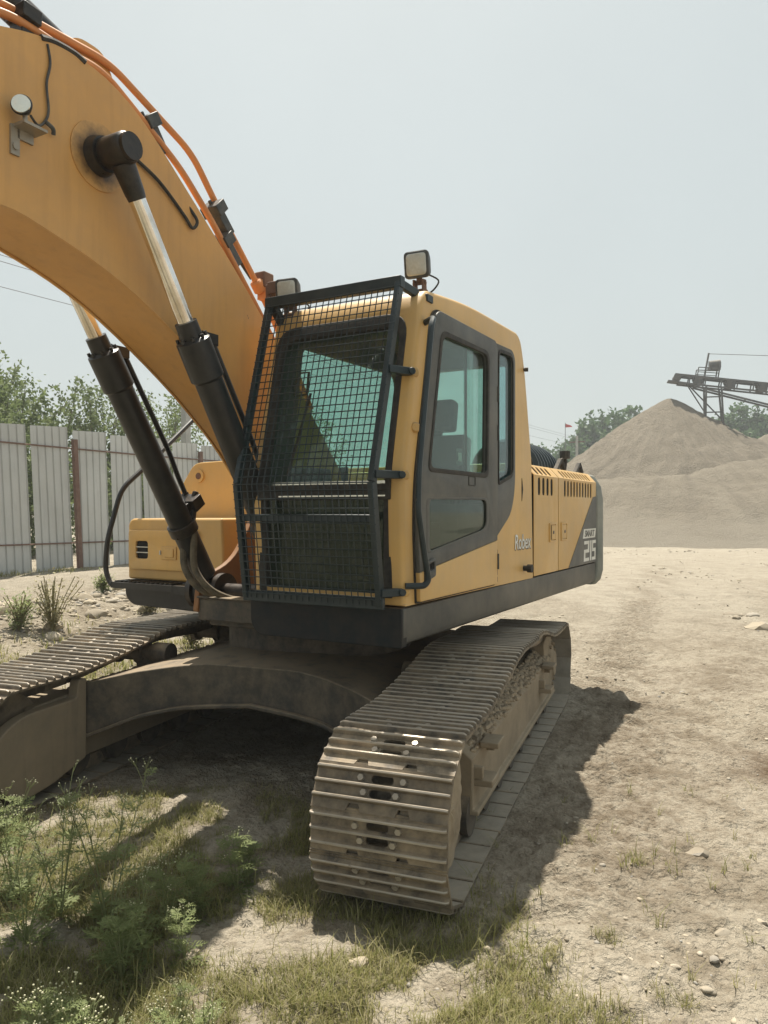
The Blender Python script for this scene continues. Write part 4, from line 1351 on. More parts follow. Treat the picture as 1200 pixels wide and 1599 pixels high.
def pane(name, poly, axis_m, mat, parent, th=.006, **pr):
    return up_(name, plate_mesh(name, poly, [], th, [mat], axis_m), None, parent, **pr)
def grow(poly, d):
    c = Vector((sum(p[0] for p in poly) / len(poly), sum(p[1] for p in poly) / len(poly)))
    return [tuple(Vector(p) + (Vector(p) - c).normalized() * d) for p in poly]
# door: dark rubber surround, grey upper frame, yellow lower panel, panes
up_('door_gasket', plate_mesh('door_gasket', grow(DOOR, .012), [grow(dwin, -.0), grow(dlow, .0)], .012, ['rubber'], side_m(1.334)), None, cab)
split_f, split_r = (1.125, 1.375), (-.012, 1.508)
upper_door = [p for p in DOOR if p[1] > split_f[1] + (split_r[1] - split_f[1]) * (p[0] - split_f[0]) / (split_r[0] - split_f[0])]
lower_door = [p for p in DOOR if p not in upper_door]
def clip_line(poly, above, off=0.0):
    out = []
    f = lambda p: (p[1] - (split_f[1] + (split_r[1] - split_f[1]) * (p[0] - split_f[0]) / (split_r[0] - split_f[0])) - off) * (1 if above else -1)
    for i in range(len(poly)):
        p, q = poly[i], poly[(i + 1) % len(poly)]
        if f(p) >= 0:
            out.append(p)
        if f(p) * f(q) < 0:
            t = f(p) / (f(p) - f(q))
            out.append((p[0] + (q[0] - p[0]) * t, p[1] + (q[1] - p[1]) * t))
    return out
dr = up_('cab_door', plate_mesh('cab_door', clip_line(DOOR, True), [dwin, dlow], .030, ['grey'], side_m(1.348), .006), None)
handle_slot = round_poly([(1.055, 1.33), (1.055, 1.425), (.955, 1.445), (.955, 1.35)], .012, 3)
up_('lower_panel', plate_mesh('lower_panel', clip_line(DOOR, False, -.001), [], .029, ['yellow'], side_m(1.3478), .005), None, dr)
up_('window_seal', plate_mesh('window_seal', grow(dwin, .030), [grow(dwin, -.006)], .016, ['rubber'], side_m(1.360), .004), None, dr)
up_('pane_seal', plate_mesh('pane_seal', grow(dlow, .012), [grow(dlow, -.022)], .010, ['grey'], side_m(1.360), .003), None, dr)
pane('window_pane', grow([(.995, 1.925), (.905, 2.32), (.828, 2.665), (.36, 2.672), (.36, 1.925)], .0), side_m(1.345), 'glass', dr)
pane('window_pane', [(.46, 1.93), (.46, 2.67), (.155, 2.675), (.175, 1.925)], side_m(1.330), 'glass', dr)
pane('lower_pane', dlow, side_m(1.350), 'glass_low', dr)
m = MB()
m.bar((.452, 1.337, 1.93), (.452, 1.337, 2.665), .012, .012)
up_('slider_edge', m, 'lamp', dr)
up_('latch_window', plate_mesh('latch_window', round_poly([(.47, 1.845), (.47, 1.905), (.365, 1.905), (.365, 1.845)], .01, 2), [round_poly([(.462, 1.852), (.462, 1.898), (.373, 1.898), (.373, 1.852)], .006, 2)], .004, ['rubber'], side_m(1.364)), None, dr)
hb = plate_mesh('door_handle', round_poly([(1.06, 1.325), (1.06, 1.425), (.945, 1.448), (.945, 1.35)], .014, 3), [round_poly([(1.045, 1.372), (1.045, 1.412), (.965, 1.428), (.965, 1.388)], .006, 2)], .022, ['lamp'], side_m(1.368), .004)
up_('door_handle', hb, None, dr)
m = MB()
m.prism([(1.05, 1.362), (1.05, 1.416), (.96, 1.434), (.96, 1.378)], 'y', 1.3585, 1.3635)
up_('handle_recess_shade', m, 'dark', dr)  # dark patch standing in for the shade inside the handle
m = MB()
for z in (2.20, 2.45, 1.37):
    m = MB()
    m.cyl((-.018, 1.358, z - .05), (-.018, 1.358, z + .05), .013, n=8)
    up_('door_hinge', m, 'rubber', dr)
m = MB()
for z in (1.255, 1.30, 1.345, 1.39, 1.43):
    m.box((-.021, 1.3555, z - .018), (-.009, 1.3600, z + .016))
up_('rust_streak', m, 'rust', dr)
# dark quarter panel behind the door with its glass
qp = round_poly([(-.03, 1.512), (-.03, 2.79), (-.36, 2.80), (-.415, 2.75), (-.415, 1.86), (-.34, 1.68)], [.0, .02, .05, .06, .16, .12], 6)
up_('quarter_panel', plate_mesh('quarter_panel', qp, [qwin], .010, ['grey'], side_m(1.3345), .003), None, cab)
up_('quarter_seal', plate_mesh('quarter_seal', grow(qwin, .008), [grow(qwin, -.016)], .008, ['rubber'], side_m(1.3415), .002), None, cab)
pane('quarter_pane', qwin, side_m(1.322), 'glass_blue', cab)
pane('right_side_pane', grow(rwin, .01), side_m(.387), 'glass', cab)
pane('rear_pane', [(.46, 1.97), (.46, 2.76), (1.23, 2.76), (1.23, 1.97)], front_m(0) , 'glass', cab).data.transform(Matrix.Translation((-.69, 0, 2.365)) @ Matrix.Rotation(R(13.5), 4, 'Y') @ Matrix.Translation((0, 0, -2.365)))
# windscreen: the upper and lower pane follow the two slopes of the front
def on_front(b0, b1, z0, z1, off):
    """quad points on the sloped front face"""
    fa = lambda z: np.interp(z, [1.212, 1.84, 2.80], [1.215, 1.238, 1.025]) + off
    return [(fa(z0), b0, z0), (fa(z0), b1, z0), (fa(z1), b1, z1), (fa(z1), b0, z1)]
def slab(m, quad, th):
    q = [Vector(p) for p in quad]
    n = (q[1] - q[0]).cross(q[3] - q[0]).normalized() * th
    vs = q + [p - n for p in q]
    m.add(vs, [(0, 1, 2, 3), (7, 6, 5, 4), (0, 4, 5, 1), (1, 5, 6, 2), (2, 6, 7, 3), (3, 7, 4, 0)])
for nm, z0, z1, mt in (('upper_windscreen', 1.80, 2.74, 'glass'), ('lower_windscreen', 1.26, 1.78, 'glass_low')):
    m = MB()
    slab(m, on_front(.42, 1.25, z0, z1, -.030), .006)
    up_(nm, m, mt, cab, smooth=0)
# black rubber frame round the screen, with rounded top corners, plus silver bars
wf = MB()
up_('windscreen_frame', plate_mesh('windscreen_frame', [(x, (z - 1.84) / math.cos(.2175)) for x, z in round_poly([(.405, 1.80), (.405, 2.755), (1.26, 2.755), (1.26, 1.80)], [.0, .13, .13, .0], 6)],
    [[(x, (z - 1.84) / math.cos(.2175)) for x, z in round_poly([(.46, 1.835), (.46, 2.675), (1.222, 2.675), (1.222, 1.835)], [.02, .09, .09, .02], 6)]], .035, ['rubber'],
    Matrix.Translation((1.228, 0, 1.84)) @ Matrix.Rotation(-.2175, 4, 'Y') @ front_m(0), .006), None, cab)
m = MB()
m.box((1.205, .405, 1.755), (1.245, 1.26, 1.835))
m.box((1.19, .405, 1.25), (1.225, .455, 1.76))
m.box((1.19, 1.21, 1.25), (1.225, 1.26, 1.76))
up_('lower_frame', m, 'rubber', cab, bevel=.006)
m = MB()
m.box((1.2455, .52, 1.838), (1.251, 1.235, 1.853))
m.box((1.2455, .56, 1.772), (1.249, 1.235, 1.780))
m.bar((1.20, 1.232, 1.85), (1.045, 1.232, 2.62), .010, .010)
up_('chrome_strip', m, 'reflector', cab)
m = MB()
m.box((1.19, .50, 1.238), (1.235, 1.16, 1.252))
up_('lower_edge_strip', m, 'white', cab)
# wiper and inside rear-view mirror bracket
m = MB()
m.tube([(1.245, .62, 1.9), (1.20, .66, 2.1), (1.14, .70, 2.35)], .008, 6)
up_('wiper', m, 'rubber', cab)
m = MB()
m.tube([(1.03, .50, 2.42), (1.0, .53, 2.50), (1.0, .59, 2.50), (1.02, .59, 2.37), (1.04, .52, 2.36), (1.03, .50, 2.42)], .008, 6)
up_('mirror_bracket', m, 'rubber', cab)
# interior
m = MB()
m.box((-.20, .60, 1.24), (.40, 1.12, 1.45))
m.box((-.13, .62, 1.45), (.45, 1.10, 1.62))
up_('seat_base', m, 'seat', cab, bevel=.03)
bk = Matrix.Translation((-.07, .84, 1.60)) @ Matrix.Rotation(R(-10), 4, 'Y')
m = MB()
m.box((-.08, -.25, 0), (.06, .25, .62), mat=bk)
m.box((-.06, -.14, .66), (.05, .14, .88), mat=bk)
m.box((-.03, -.05, .55), (.02, .05, .72), mat=bk)
up_('seat_back', m, 'seat', cab, bevel=.04)
m = MB()
m.box((-.15, .43, 1.24), (.55, .58, 1.78))
m.box((-.15, 1.14, 1.24), (.40, 1.26, 1.74))
m.box((.75, .45, 1.24), (.98, .58, 1.95))
m.cyl((.45, .50, 1.78), (.48, .50, 1.98), .015, .03, 8)
m.cyl((.35, 1.20, 1.74), (.40, 1.20, 1.95), .015, .03, 8)
for b in (.74, .94):
    m.tube([(.8, b, 1.25), (.78, b, 1.5), (.72, b, 1.78)], .012, 6)
    m.box((.86, b - .06, 1.25), (1.05, b + .06, 1.30))
up_('console', m, 'lining', cab, bevel=.012)
m = MB()
m.box((-.50, .46, 1.24), (-.74, 1.24, 1.98))
up_('rear_shelf', m, 'lining', cab, bevel=.02)
m = MB()
m.box((.48, 1.288, 1.97), (.40, 1.294, 2.07))
up_('cab_sticker', m, 'glass_low', cab)
m = MB()
m.box((.464, 1.2942, 1.995), (.416, 1.2975, 2.045))
up_('sticker_print', m, 'white', cab)
# rubber bumpers, bolts
m = MB()
m.cyl((-.60, 1.29, 2.71), (-.625, 1.345, 2.71), .009, n=8)
m.cyl((-.618, 1.335, 2.71), (-.628, 1.36, 2.71), .015, n=10)
up_('bumper', m, 'rubber', cab)
m = MB()
m.cyl((-.62, 1.325, 1.285), (-.62, 1.39, 1.285), .02, n=10)
m.cyl((-.62, 1.36, 1.285), (-.62, 1.395, 1.285), .03, n=10)
up_('bumper', m, 'rubber', cab)
m = MB()
m.prism([(-.575, 1.765), (-.585, 1.79), (-.60, 1.85), (-.585, 1.91), (-.575, 1.93), (-.572, 1.85)], 'y', 1.3295, 1.3325)
up_('lock_slot_shade', m, 'dark', cab)  # shade of the slot laid on as a thin dark sheet
for z, q in ((2.42, 0), (1.88, 0), (1.285, 0), (2.13, 1)):
    a = float(np.interp(z, [1.2, 1.84, 2.8], [1.20, 1.21, 1.02])) - (.035 if q else .0)
    m = MB()
    m.lathe((a - .03, 1.318 if q else 1.30, z), (.75, .6, 0), [(0, .028), (.035, .028), (.05, .02)], 12)
    up_('bolt_boss', m, 'yellow', cab)
# corner handrail
m = MB()
m.tube([(.985, 1.33, 2.70), (1.03, 1.405, 2.71), (1.09, 1.42, 2.66), (1.16, 1.42, 2.30), (1.235, 1.42, 1.90), (1.245, 1.42, 1.70), (1.17, 1.42, 1.47), (1.125, 1.42, 1.345), (1.14, 1.405, 1.315), (1.21, 1.33, 1.315)], .0165, 10, bend=.05)
up_('handrail', m, 'guard', cab)

# ---- windscreen guard
B0, B1 = .395, 1.245
gp = [(1.315, 1.222), (1.40, 1.84), (1.112, 2.895)]
gd = up_('windscreen_guard', (lambda m: (m.bar((gp[0][0], B0, gp[0][1]), (gp[1][0], B0, gp[1][1]), .03, .045), m.bar((gp[1][0], B0, gp[1][1]), (gp[2][0], B0, gp[2][1]), .03, .045),
     m.bar((gp[0][0], B1, gp[0][1]), (gp[1][0], B1, gp[1][1]), .03, .05), m.bar((gp[1][0], B1, gp[1][1]), (gp[2][0], B1, gp[2][1]), .03, .05),
     m.bar((gp[2][0], B0 - .02, gp[2][1]), (gp[2][0], B1 + .02, gp[2][1]), .05, .062), m.bar((gp[0][0], B0 - .02, gp[0][1] + .01), (gp[0][0], B1 + .02, gp[0][1] + .01), .03, .06),
     m.bar((1.372, B0, 1.66), (1.372, B1, 1.66), .03, .04), m)[-1])(MB()), 'guard', bevel=.004)
m = MB()
NC = 22
wr = .0031
for i in range(1, NC):
    b = B0 + (B1 - B0) * i / NC
    m.tube([(gp[0][0] + .018, b, gp[0][1]), (gp[1][0] + .018, b + rnd.uniform(-.006, .006), gp[1][1]), (gp[2][0] + .012, b + rnd.uniform(-.004, .004), gp[2][1] + .01)], wr, 5)
L0 = math.hypot(gp[1][0] - gp[0][0], gp[1][1] - gp[0][1])
L1 = math.hypot(gp[2][0] - gp[1][0], gp[2][1] - gp[1][1])
q = .03
while q < L0 + L1:
    if q < L0:
        f = q / L0
        a, z = gp[0][0] + (gp[1][0] - gp[0][0]) * f, gp[0][1] + (gp[1][1] - gp[0][1]) * f
    else:
        f = (q - L0) / L1
        a, z = gp[1][0] + (gp[2][0] - gp[1][0]) * f, gp[1][1] + (gp[2][1] - gp[1][1]) * f
    z += rnd.uniform(-.003, .003)
    m.tube([(a + .023, B0 - .015, z), (a + .023, (B0 + B1) / 2, z + rnd.uniform(-.004, .004)), (a + .023, B1 + .02, z + rnd.uniform(-.003, .003))], wr, 5)
    q += .0425
up_('wire_mesh', m, 'guard', gd)
for z in (2.42, 1.88, 1.285):
    ga = float(np.interp(z, [1.222, 1.84, 2.915], [1.315, 1.40, 1.115]))
    ca = float(np.interp(z, [1.2, 1.84, 2.8], [1.22, 1.235, 1.04]))
    m = MB()
    m.bar((ga, B1, z), (ca - .005, 1.305, z), .05, .04)
    m.cyl((ca - .01, 1.30, z), (ca + .02, 1.335, z), .02, n=8)
    up_('bracket', m, 'guard', gd, bevel=.004)
m = MB()
m.bar((gp[2][0], B1, gp[2][1] - .005), (.96, 1.27, 2.865), .03, .045)
m.box((.90, 1.255, 2.82), (.97, 1.34, 2.86))
up_('bracket', m, 'guard', gd, bevel=.004)
m = MB()
m.bar((gp[2][0], B0 + .02, gp[2][1] - .01), (1.0, .40, 2.80), .04, .05)
up_('bracket', m, 'guard', gd, bevel=.004)

# ---- work lamps
def lamp(pos, yaw, s=.074, cable=True, tilt=-8):
    Wl = U @ Matrix.Translation(pos) @ Matrix.Rotation(R(yaw), 4, 'Z') @ Matrix.Rotation(R(-tilt), 4, 'Y')
    body = round_poly([(-s, -s), (s, -s), (s, s), (-s, s)], s * .35, 5)
    bk = round_poly([(-s * .8, -s * .8), (s * .8, -s * .8), (s * .8, s * .8), (-s * .8, s * .8)], s * .35, 5)
    m = MB()
    loft(m, [[(-.085, y * .7, z * .7) for y, z in bk], [(-.07, y, z) for y, z in bk], [(-.015, y, z) for y, z in body], [(.0, y, z) for y, z in body], [(.004, y * .93, z * .93) for y, z in body]])
    o = put('work_lamp', m.mesh('work_lamp', ['lamp']), EX, Wl)
    m = MB()
    lz = round_poly([(-s * .82, -s * .82), (s * .82, -s * .82), (s * .82, s * .82), (-s * .82, s * .82)], s * .3, 5)
    loft(m, [[(.0035, y, z) for y, z in lz], [(.010, y * .9, z * .9) for y, z in lz], [(.014, y * .5, z * .5) for y, z in lz]])
    put('lens', m.mesh('lens', ['lens']), o, Wl)
    m = MB()
    m.box((-.05, -.012, -s - .018), (-.02, .012, -s + .01))
    m.box((-.06, -.032, -s - .065), (-.01, -.022, -s - .005))
    m.box((-.06, .022, -s - .065), (-.01, .032, -s - .005))
    m.cyl((-.035, -.04, -s - .025), (-.035, .04, -s - .025), .010, n=8)
    m.box((-.07, -.034, -s - .072), (0, .034, -s - .06))
    put('lamp_foot', m.mesh('lamp_foot', ['rust']), o, Wl)
    if cable:
        m = MB()
        m.tube(catmull([(-.08, .03, -s * .6), (-.10, .09, -s - .01), (-.06, .08, -s - .06), (-.03, .05, -s - .09)], 4), .005, 6)
        put('lamp_cable', m.mesh('lamp_cable', ['rubber']), o, Wl)
lamp((.83, 1.20, 3.075), 4)
lamp((1.02, .445, 2.985), 8, .072)
m = MB()
m.box((.96, .30, 2.985), (1.02, .40, 3.06))
m.box((.97, .28, 2.95), (1.01, .32, 3.05))
up_('lamp_bracket', m, 'rust', cab, bevel=.006)

# ---- engine bay, side doors, hood, counterweight
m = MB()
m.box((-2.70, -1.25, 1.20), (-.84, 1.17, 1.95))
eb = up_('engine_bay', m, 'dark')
m = MB()
m.prism([(-1.26, 1.20), (-1.26, 2.02), (-1.2, 2.06), (1.20, 2.06), (1.255, 2.035), (1.255, 2.02), (1.15, 1.95), (-1.15, 1.95)], 'x', -2.70, -.86)
up_('hood', m, 'yellow', eb, bevel=.006)
def slots(a0, a1, n, z0, z1, w):
    out = []
    for i in range(n):
        a = a0 + (a1 - a0) * i / (n - 1)
        out.append(round_poly([(a - w, z0), (a + w, z0), (a + w, z1), (a - w, z1)], w * .8, 2))
    return out
def side_door(name, a0, a1, sl, b=1.325):
    """upright plate plus the chamfered top fold, louvre slots cut through both"""
    zc, zt = 1.962, 2.045
    z0 = 1.21
    holes = slots(sl[0], sl[1], sl[2], 1.815, zc + .004, sl[3])
    outer = [(a0, z0), (a0, zc)]
    # notch the slots open at the fold so that they run on over the chamfer
    me1 = plate_mesh(name, [(a0, z0), (a1, z0), (a1, zc + .006), (a0, zc + .006)], [round_poly([(h0 - sl[3], 1.815), (h0 + sl[3], 1.815), (h0 + sl[3], zc - .012), (h0 - sl[3], zc - .012)], sl[3] * .8, 2) for h0 in np.linspace(sl[0], sl[1], sl[2])], .006, ['yellow'], side_m(b + .006), .0015)
    o = up_(name, me1, None)
    ln = math.hypot(zt - zc, .075)
    an = math.atan2(.075, zt - zc)
    M4 = Matrix.Translation((0, b + .006, zc + .003)) @ Matrix.Rotation(an, 4, 'X') @ side_m(0)
    me2 = plate_mesh('louvre_fold', [(a0, 0), (a1, 0), (a1, ln), (a0, ln)], [round_poly([(h0 - sl[3], .008), (h0 + sl[3], .008), (h0 + sl[3], ln * .82), (h0 - sl[3], ln * .82)], sl[3] * .8, 2) for h0 in np.linspace(sl[0], sl[1], sl[2])], .006, ['yellow'], M4, .0015)
    up_('louvre_fold', me2, None, o)
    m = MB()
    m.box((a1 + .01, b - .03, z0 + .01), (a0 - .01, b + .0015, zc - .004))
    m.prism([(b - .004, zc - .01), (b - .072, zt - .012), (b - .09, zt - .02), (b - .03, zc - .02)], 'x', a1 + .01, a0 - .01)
    up_('louvre_shade', m, 'dark', o)  # added near-black sheet, painted shade just behind the slots
    return o
d1 = side_door('side_door', -.842, -1.462, (-.965, -1.285, 4, .030))
d2 = side_door('side_door', -1.478, -2.715, (-1.66, -2.52, 10, .026))
for dd_, a, flip in ((d1, -1.30, 1), (d2, -1.62, -1)):
    up_('lock_frame', plate_mesh('lock_frame', [(a - .085, 1.45), (a + .085, 1.45), (a + .085, 1.60), (a - .085, 1.60)], [[(a - .07, 1.462), (a + .07, 1.462), (a + .07, 1.588), (a - .07, 1.588)]], .012, ['yellow'], side_m(1.338), .003), None, dd_)
    m = MB()
    m.box((a - .07 if flip > 0 else a - .062, 1.334, 1.468), (a + .03 if flip > 0 else a + .062, 1.342, 1.582))
    up_('lock_flap', m, 'yellow', dd_, bevel=.003)
    m = MB()
    m.cyl((a - .01, 1.341, 1.525), (a - .01, 1.345, 1.525), .014, n=10)
    up_('key_hole', m, 'lamp', dd_)
    if flip > 0:
        m = MB()
        m.box((a + .033, 1.3345, 1.468), (a + .07, 1.337, 1.582))
        up_('lock_gap_shade', m, 'dark', dd_)  # dark strip in place of the shade beside the flap
m = MB()
m.prism([(-1.765, 1.212), (-2.59, 1.825), (-2.713, 1.835), (-2.713, 1.212)], 'y', 1.3345, 1.3385)
gp_ = up_('grey_stripe', m, 'grey', d2)
# lettering
def text_mesh(body, size, shear=0.0, bold=0.0):
    cu = bpy.data.curves.new('txt', 'FONT')
    cu.body = body
    cu.size = size
    cu.shear = shear
    cu.extrude = .0008
    cu.offset = bold
    ob = bpy.data.objects.new('txt', cu)
    col.objects.link(ob)
    me = bpy.data.meshes.new_from_object(ob.evaluated_get(bpy.context.evaluated_depsgraph_get()))
    bpy.data.objects.remove(ob)
    return me
def letter(name, body, a_left, z, w, h, b, mat, parent, shear=0.0, bold=0.0):
    """text read from outside on the left flank: starts at a_left and runs to the rear"""
    me = text_mesh(body, 1.0, shear, bold)
    co = np.array([v.co[:] for v in me.vertices])
    x0, x1, y0, y1 = co[:, 0].min(), co[:, 0].max(), co[:, 1].min(), co[:, 1].max()
    for v in me.vertices:
        v.co = (a_left - (v.co.x - x0) / (x1 - x0) * w, b + v.co.z, z + (v.co.y - y0) / (y1 - y0) * h)
    me.materials.clear()
    me.materials.append(MAT[mat])
    for p in me.polygons:
        p.material_index = 0
    return up_(name, me, None, parent)
letter('lettering', 'Robex', -.425, 1.425, .345, .105, 1.3335, 'white', cab, .12, .008)
letter('lettering_outline', 'Robex', -.432, 1.418, .350, .112, 1.3318, 'lamp', cab, .12, .02)
m = MB()
m.prism([(-2.215, 1.445), (-2.255, 1.53), (-2.69, 1.53), (-2.66, 1.445)], 'y', 1.3388, 1.3400)
up_('smart_plate', m, 'white', d2)
letter('lettering', 'SMART', -2.275, 1.458, .36, .06, 1.3412, 'grey', d2, .2, .02)
# square digits 2 1 5
def digit(cells, a0, w, h, z, st):
    """strokes as rectangles in unit square, leaning slightly"""
    m = MB()
    for (x0, y0, x1, y1) in cells:
        f = lambda x, y: (a0 - (x * w + .10 * y * w), z + y * h)
        m.prism([f(x0, y0), f(x1, y0), f(x1, y1), f(x0, y1)], 'y', 1.3390, 1.3404)
    return m
two = [(0, .84, 1, 1), (.72, .56, 1, .84), (0, .42, 1, .58), (0, .14, .28, .42), (0, 0, 1, .16)]
one = [(.05, .0, .5, 1)]
five = [(0, .84, 1, 1), (0, .58, .28, .84), (0, .44, 1, .60), (.72, .14, 1, .44), (0, 0, 1, .16)]
for dg_, a0, w in ((two, -2.245, .185), (one, -2.462, .10), (five, -2.535, .135)):
    up_('digit', digit(dg_, a0, w, .185, 1.235, .04), 'white', d2)
# counterweight
cwp = [(-2.72, 1.30), (-2.725, 1.345), (-2.80, 1.375), (-2.90, 1.36), (-3.0, 1.20), (-3.04, .9), (-3.06, .4), (-3.06, -.4), (-3.04, -.9), (-3.0, -1.2), (-2.90, -1.36), (-2.80, -1.375), (-2.725, -1.345), (-2.72, -1.3)]
m = MB()
def cw_sec(k, z):
    return [(-2.72 + (a + 2.72) * (1 - .25 * k), b * (1 - .05 * k), z) for a, b in cwp]
loft(m, [cw_sec(.9, .985), cw_sec(.3, 1.03), cw_sec(0, 1.12), cw_sec(0, 1.80), cw_sec(.25, 1.93), cw_sec(1.1, 2.035), cw_sec(1.6, 2.045)])
up_('counterweight', m, 'bluegrey', bevel=.01)
# ribbed dark cowl and catches on the hood
m = MB()
cwl = []
for i in range(24):
    a = -1.50 - i * .042
    r = .27 * (1.0 if i % 2 else .90) * math.sqrt(max(.05, 1 - max(0, (i - 12) / 12) ** 2 * .75))
    cwl.append([(a, .84 + math.cos(t) * r * 1.15, 2.04 + math.sin(t) * r) for t in [math.pi * k / 12 for k in range(13)]])
    cwl.append([(a - .02, .84 + math.cos(t) * r * 1.15, 2.04 + math.sin(t) * r) for t in [math.pi * k / 12 for k in range(13)]])
loft(m, cwl)
up_('ribbed_cowl', m, 'guard', smooth=20)
for a, b in ((-2.0, 1.19), (-2.72, 1.16)):
    m = MB()
    m.tube([(a + .14, b, 2.04), (a, b, 2.14), (a - .16, b, 2.04)], .024, 8)
    m.tube([(a - .06, b + .02, 2.07), (a - .03, b, 2.16)], .02, 6)
    up_('hood_catch', m, 'rubber', eb)
m = MB()
m.tube([(-2.45, 1.10, 2.05), (-2.5, 1.10, 2.16), (-2.48, 1.10, 2.22)], .018, 8)
m.cyl((-2.48, 1.10, 2.19), (-2.48, 1.10, 2.26), .05, n=10)
up_('filler_cap', m, 'rubber', eb)

# ---- right-hand side: tool box, tank, rail
m = MB()
tb = round_poly([(-1.335, 1.19), (-1.335, 1.60), (-1.30, 1.64), (-.42, 1.645), (-.40, 1.19)], [.02, .09, .06, .02, .02], 6)
m.prism(tb, 'x', .12, .60)
tbx = up_('tool_box', m, 'yellow', bevel=.02)
up_('tool_box_door', plate_mesh('tool_box_door', round_poly([(-1.31, 1.265), (-1.31, 1.555), (-.62, 1.555), (-.62, 1.265)], .03, 4), [round_poly([(-1.235, 1.345), (-1.235, 1.475), (-1.11, 1.475), (-1.11, 1.345)], .025, 4)], .022, ['yellow'], front_m(.611), .006), None, tbx)
m = MB()
m.box((.601, -1.25, 1.335), (.604, -1.10, 1.485))
up_('vent_shade', m, 'dark', tbx)  # flat dark sheet painted as the shade inside the vent
m = MB()
for z in (1.39, 1.43):
    m.box((.606, -1.24, z - .003), (.615, -1.105, z + .003))
up_('vent_bar', m, 'white', tbx)
m = MB()
m.box((.62, -.965, 1.345), (.632, -.82, 1.44))
m.box((.632, -.925, 1.362), (.640, -.84, 1.425))
up_('latch', m, 'yellow', tbx, bevel=.005)
m = MB()
m.box((.62, -.975, 1.38), (.64, -.965, 1.41))
up_('latch_pin', m, 'lens', tbx)
m = MB()
m.prism(round_poly([(-1.33, 1.185), (-1.335, 1.06), (-1.26, 1.0), (-.42, .985), (-.42, 1.185)], [.01, .05, .06, .01, .01], 4), 'x', .10, .63)
up_('front_corner_skirt', m, 'black', tbx, bevel=.006)
m = MB()
m.box((.60, -1.34, 1.160), (.74, -.72, 1.168))
m.box((.60, -1.34, 1.15), (.76, -1.325, 1.178))
m.box((.745, -1.34, 1.135), (.76, -.72, 1.178))
m.box((.60, -.735, 1.12), (.76, -.60, 1.178))
for i in range(13):
    b = -1.31 + i * .045
    m.box((.61, b - .006, 1.168), (.745, b + .006, 1.188))
up_('step_grating', m, 'black', tbx)
m = MB()
m.tube([(.74, -1.28, 1.15), (.74, -1.36, 1.15), (.74, -1.42, 1.26), (.74, -1.40, 1.48), (.66, -1.34, 1.86), (.40, -1.30, 2.08), (-.25, -1.28, 2.62), (-.42, -1.28, 2.62), (-.50, -1.28, 2.06)], .019, 10, bend=.09)
up_('handrail', m, 'black', tbx)
m = MB()
tk = round_poly([(-1.29, 1.19), (-1.29, 1.86), (-1.13, 2.075), (-.62, 2.09), (-.52, 1.85), (-.50, 1.19)], [.01, .06, .07, .05, .05, .01], 5)
m.prism(tk, 'x', -.80, .12)
tank = up_('fuel_tank', m, 'yellow', bevel=.02)
m = MB()
m.cyl((.118, -1.07, 1.97), (.135, -1.07, 1.97), .05, n=20)
up_('recess_rim', m, 'yellow', tank)
m = MB()
m.cyl((.130, -1.07, 1.97), (.139, -1.07, 1.97), .026, n=14)
up_('recess_hole', m, 'rust', tank)
m = MB()
m.cyl((-.1, -.8, 2.08), (-.1, -.8, 2.12), .06, n=16)
up_('filler_cap', m, 'rust', tank)
m = MB()
m.box((-.8, -1.27, 1.19), (-2.7, -.45, 2.0))
up_('pump_bay_cover', m, 'yellow', bevel=.03)
m = MB()
m.box((-.83, -.45, 1.14), (-1.0, .36, 2.02))
up_('front_bulkhead', m, 'yellow', bevel=.02)
# boom foot brackets on the deck
for b in (-.31, .31):
    m = MB()
    m.prism(round_poly([(-.35, 1.05), (-.10, 1.75), (.10, 1.92), (.28, 1.85), (.62, 1.36), (.95, 1.26), (.98, 1.05)], [.02, .1, .1, .1, .15, .08, .02], 5), 'y', b - .02, b + .02)
    up_('boom_bracket', m, 'rustplate', df, bevel=.005)
m = MB()
m.cyl((.10, -.36, 1.74), (.10, .36, 1.74), .06, n=20)
up_('boom_foot_pin', m, 'grease', df)

# ---- boom
btop = [(-.06, 1.84), (.35, 2.26), (.94, 2.865), (1.60, 3.42), (1.98, 3.69), (2.32, 3.762), (2.66, 3.69), (3.4, 3.36), (4.3, 2.93), (5.25, 2.52)]
bbot = [(.18, 1.58), (.60, 1.80), (.95, 2.135), (1.39, 2.465), (1.93, 2.775), (2.40, 2.93), (2.75, 2.965), (3.4, 2.80), (4.3, 2.50), (5.15, 2.26)]
def boom_section(n=40):
    tp = catmull([(x, z, 0) for x, z in btop], 5)
    bt = catmull([(x, z, 0) for x, z in bbot], 5)
    return tp, bt
tp, bt = boom_section()
BW = .205
m = MB()
vs, fs = [], []
for p, q in zip(tp, bt):
    d = (p - q).normalized()
    i1 = q + d * .022
    vs += [(p.x, BW - .012, p.y), (p.x, -BW + .012, p.y), (q.x, -BW + .012, q.y), (q.x, BW - .012, q.y)]
n = len(tp)
for j in range(n - 1):
    for i in range(4):
        fs.append((j * 4 + i, j * 4 + (i + 1) % 4, (j + 1) * 4 + (i + 1) % 4, (j + 1) * 4 + i))
fs += [(0, 1, 2, 3), tuple((n - 1) * 4 + i for i in range(4))]
m.add(vs, fs)
boom = up_('boom', m, 'boom', bevel=.012, smooth=50)
